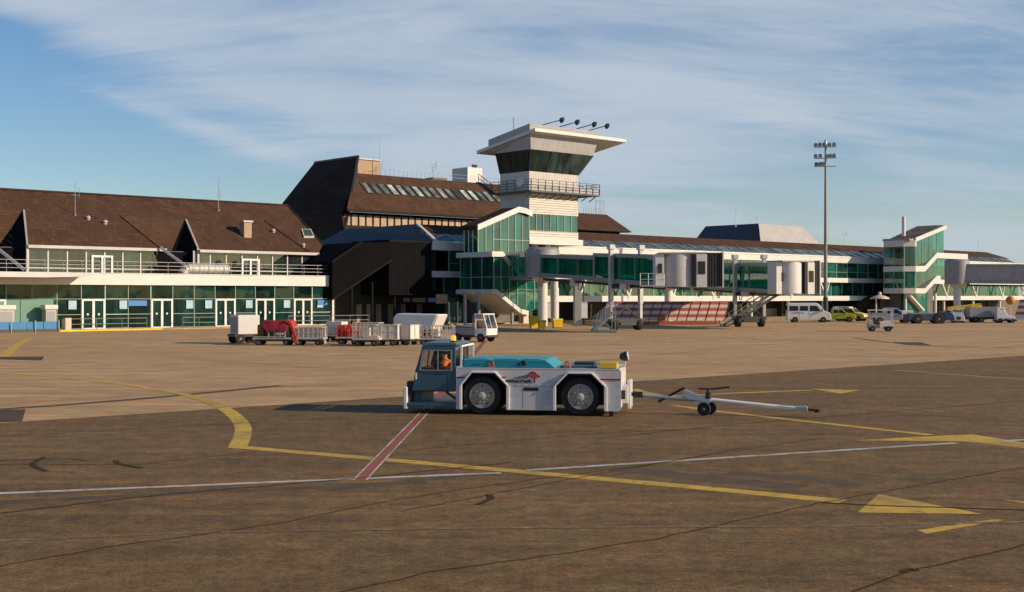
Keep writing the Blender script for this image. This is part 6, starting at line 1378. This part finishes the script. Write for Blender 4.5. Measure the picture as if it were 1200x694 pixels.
def cl(rot, st, scale, detail, rough, dist, off):
    mp = nn('ShaderNodeMapping'); mp.inputs['Rotation'].default_value = (0,0,R(rot)); mp.inputs['Scale'].default_value = (*st, 1); mp.inputs['Location'].default_value = off
    L(cu.outputs[0], mp.inputs[0]); n = nn('ShaderNodeTexNoise'); n.inputs['Scale'].default_value = scale; n.inputs['Detail'].default_value = detail; n.inputs['Roughness'].default_value = rough; n.inputs['Distortion'].default_value = dist
    L(mp.outputs[0], n.inputs['Vector']); return n.outputs['Fac']
big = cl(-24, (.6, 1.0), 1.7, 3, .5, .3, (1.3, 4.1, 0)); wisp = cl(-24, (.5, 1.5), 3.0, 10, .62, .8, (3.7, .4, 0)); fine = cl(-16, (.55, 1.9), 8.5, 8, .65, .5, (.4, 7.7, 0))
# cirrus cover: wide veil overhead, clear towards the left horizon
az = M('DIVIDE', x, M('MAXIMUM', y, .05))
cov = M('ADD', M('MULTIPLY', big, .55), M('ADD', M('MULTIPLY', wisp, .75), M('MULTIPLY', fine, .22)))
def gauss(cx, cz, sx, sz, tilt=0):
    dx = M('SUBTRACT', az, cx); dz = M('SUBTRACT', M('SUBTRACT', M('DIVIDE', z, M('MAXIMUM', y, .05)), cz), M('MULTIPLY', dx, tilt))
    return M('POWER', 2.718, M('MULTIPLY', M('ADD', M('POWER', M('ABSOLUTE', M('DIVIDE', dx, sx)), 2), M('POWER', M('ABSOLUTE', M('DIVIDE', dz, sz)), 2)), -1.))
def sstep(v, a, b):
    r = nn('ShaderNodeMapRange'); r.interpolation_type = 'SMOOTHSTEP'; r.inputs[1].default_value = a; r.inputs[2].default_value = b; L(v, r.inputs[0]); return r.outputs[0]
el = M('DIVIDE', z, M('MAXIMUM', y, .05))
wl = M('SUBTRACT', 1., sstep(az, -.16, .10))
dd = M('SUBTRACT', el, M('SUBTRACT', .205, M('MULTIPLY', M('ADD', az, .41), .38)))           # height above the cloud bank's lower edge
dd = M('ADD', dd, M('MULTIPLY', M('SUBTRACT', wisp, .5), .10))
left = M('MINIMUM', M('MAXIMUM', M('MULTIPLY', dd, 8.), -.55), .27)
left = M('SUBTRACT', left, M('MULTIPLY', gauss(-.44, .215, .06, .022, -.25), .45)); left = M('ADD', left, M('MULTIPLY', gauss(-.25, .135, .09, .010, -.34), .30))
wisp2 = cl(20, (.42, 1.5), 2.6, 10, .62, .8, (8.1, 2.2, 0))
right = M('ADD', M('MULTIPLY', M('SUBTRACT', wisp2, .5), .8), M('ADD', .09, M('MULTIPLY', gauss(.12, .19, .22, .06, .2), .16)))
right = M('ADD', right, M('MULTIPLY', gauss(-.02, .12, .16, .09), .16))
cov = M('ADD', cov, M('ADD', M('MULTIPLY', wl, left), M('MULTIPLY', M('SUBTRACT', 1., wl), right)))
mr = nn('ShaderNodeMapRange'); mr.interpolation_type = 'SMOOTHSTEP'; mr.inputs[1].default_value = .55; mr.inputs[2].default_value = 1.17; mr.inputs[4].default_value = .93; L(cov, mr.inputs[0])
front = M('MULTIPLY', sstep(y, .2, .6), M('SUBTRACT', 1., sstep(z, .32, .5)))                     # the rest of the sky is clear
cf = M('MULTIPLY', mr.outputs[0], front)
mx = nn('ShaderNodeMix'); mx.data_type = 'RGBA'; L(cf, mx.inputs['Factor']); 
hs = nn('ShaderNodeHueSaturation'); hs.inputs['Saturation'].default_value = 1.2; L(sky.outputs[0], hs.inputs['Color']); tn = nn('ShaderNodeVectorMath'); tn.operation = 'MULTIPLY'; tn.inputs[1].default_value = (.94, .95, 1.03); L(hs.outputs[0], tn.inputs[0]); L(tn.outputs[0], mx.inputs['A']); mx.inputs['B'].default_value = (4.75, 5.45, 6.3, 1)
L(mx.outputs['Result'], bg.inputs['Color']); bg.inputs['Strength'].default_value = .1
sun = bpy.data.lights.new('sun', 'SUN'); sun.energy = 5.0; sun.angle = R(.5); sun.color = (1, .79, .55)
so = bpy.data.objects.new('sun', sun); C.objects.link(so)
dv = Vector((sd.x*math.cos(EL), sd.y*math.cos(EL), math.sin(EL))); so.rotation_euler = dv.to_track_quat('Z', 'Y').to_euler()
cam = bpy.data.cameras.new('camera'); co = bpy.data.objects.new('camera', cam); C.objects.link(co); co.location = (0, 0, H); co.rotation_euler = (R(90), 0, 0)
cam.sensor_width = 36; cam.lens = 36*F/1200; cam.clip_end = 9000; cam.clip_start = .1; sc.camera = co
sc.view_settings.view_transform = 'Standard'; sc.view_settings.look = 'None'; sc.view_settings.gamma = 1; sc.view_settings.exposure = .08
sc.cycles.max_bounces = 10; sc.cycles.transparent_max_bounces = 24
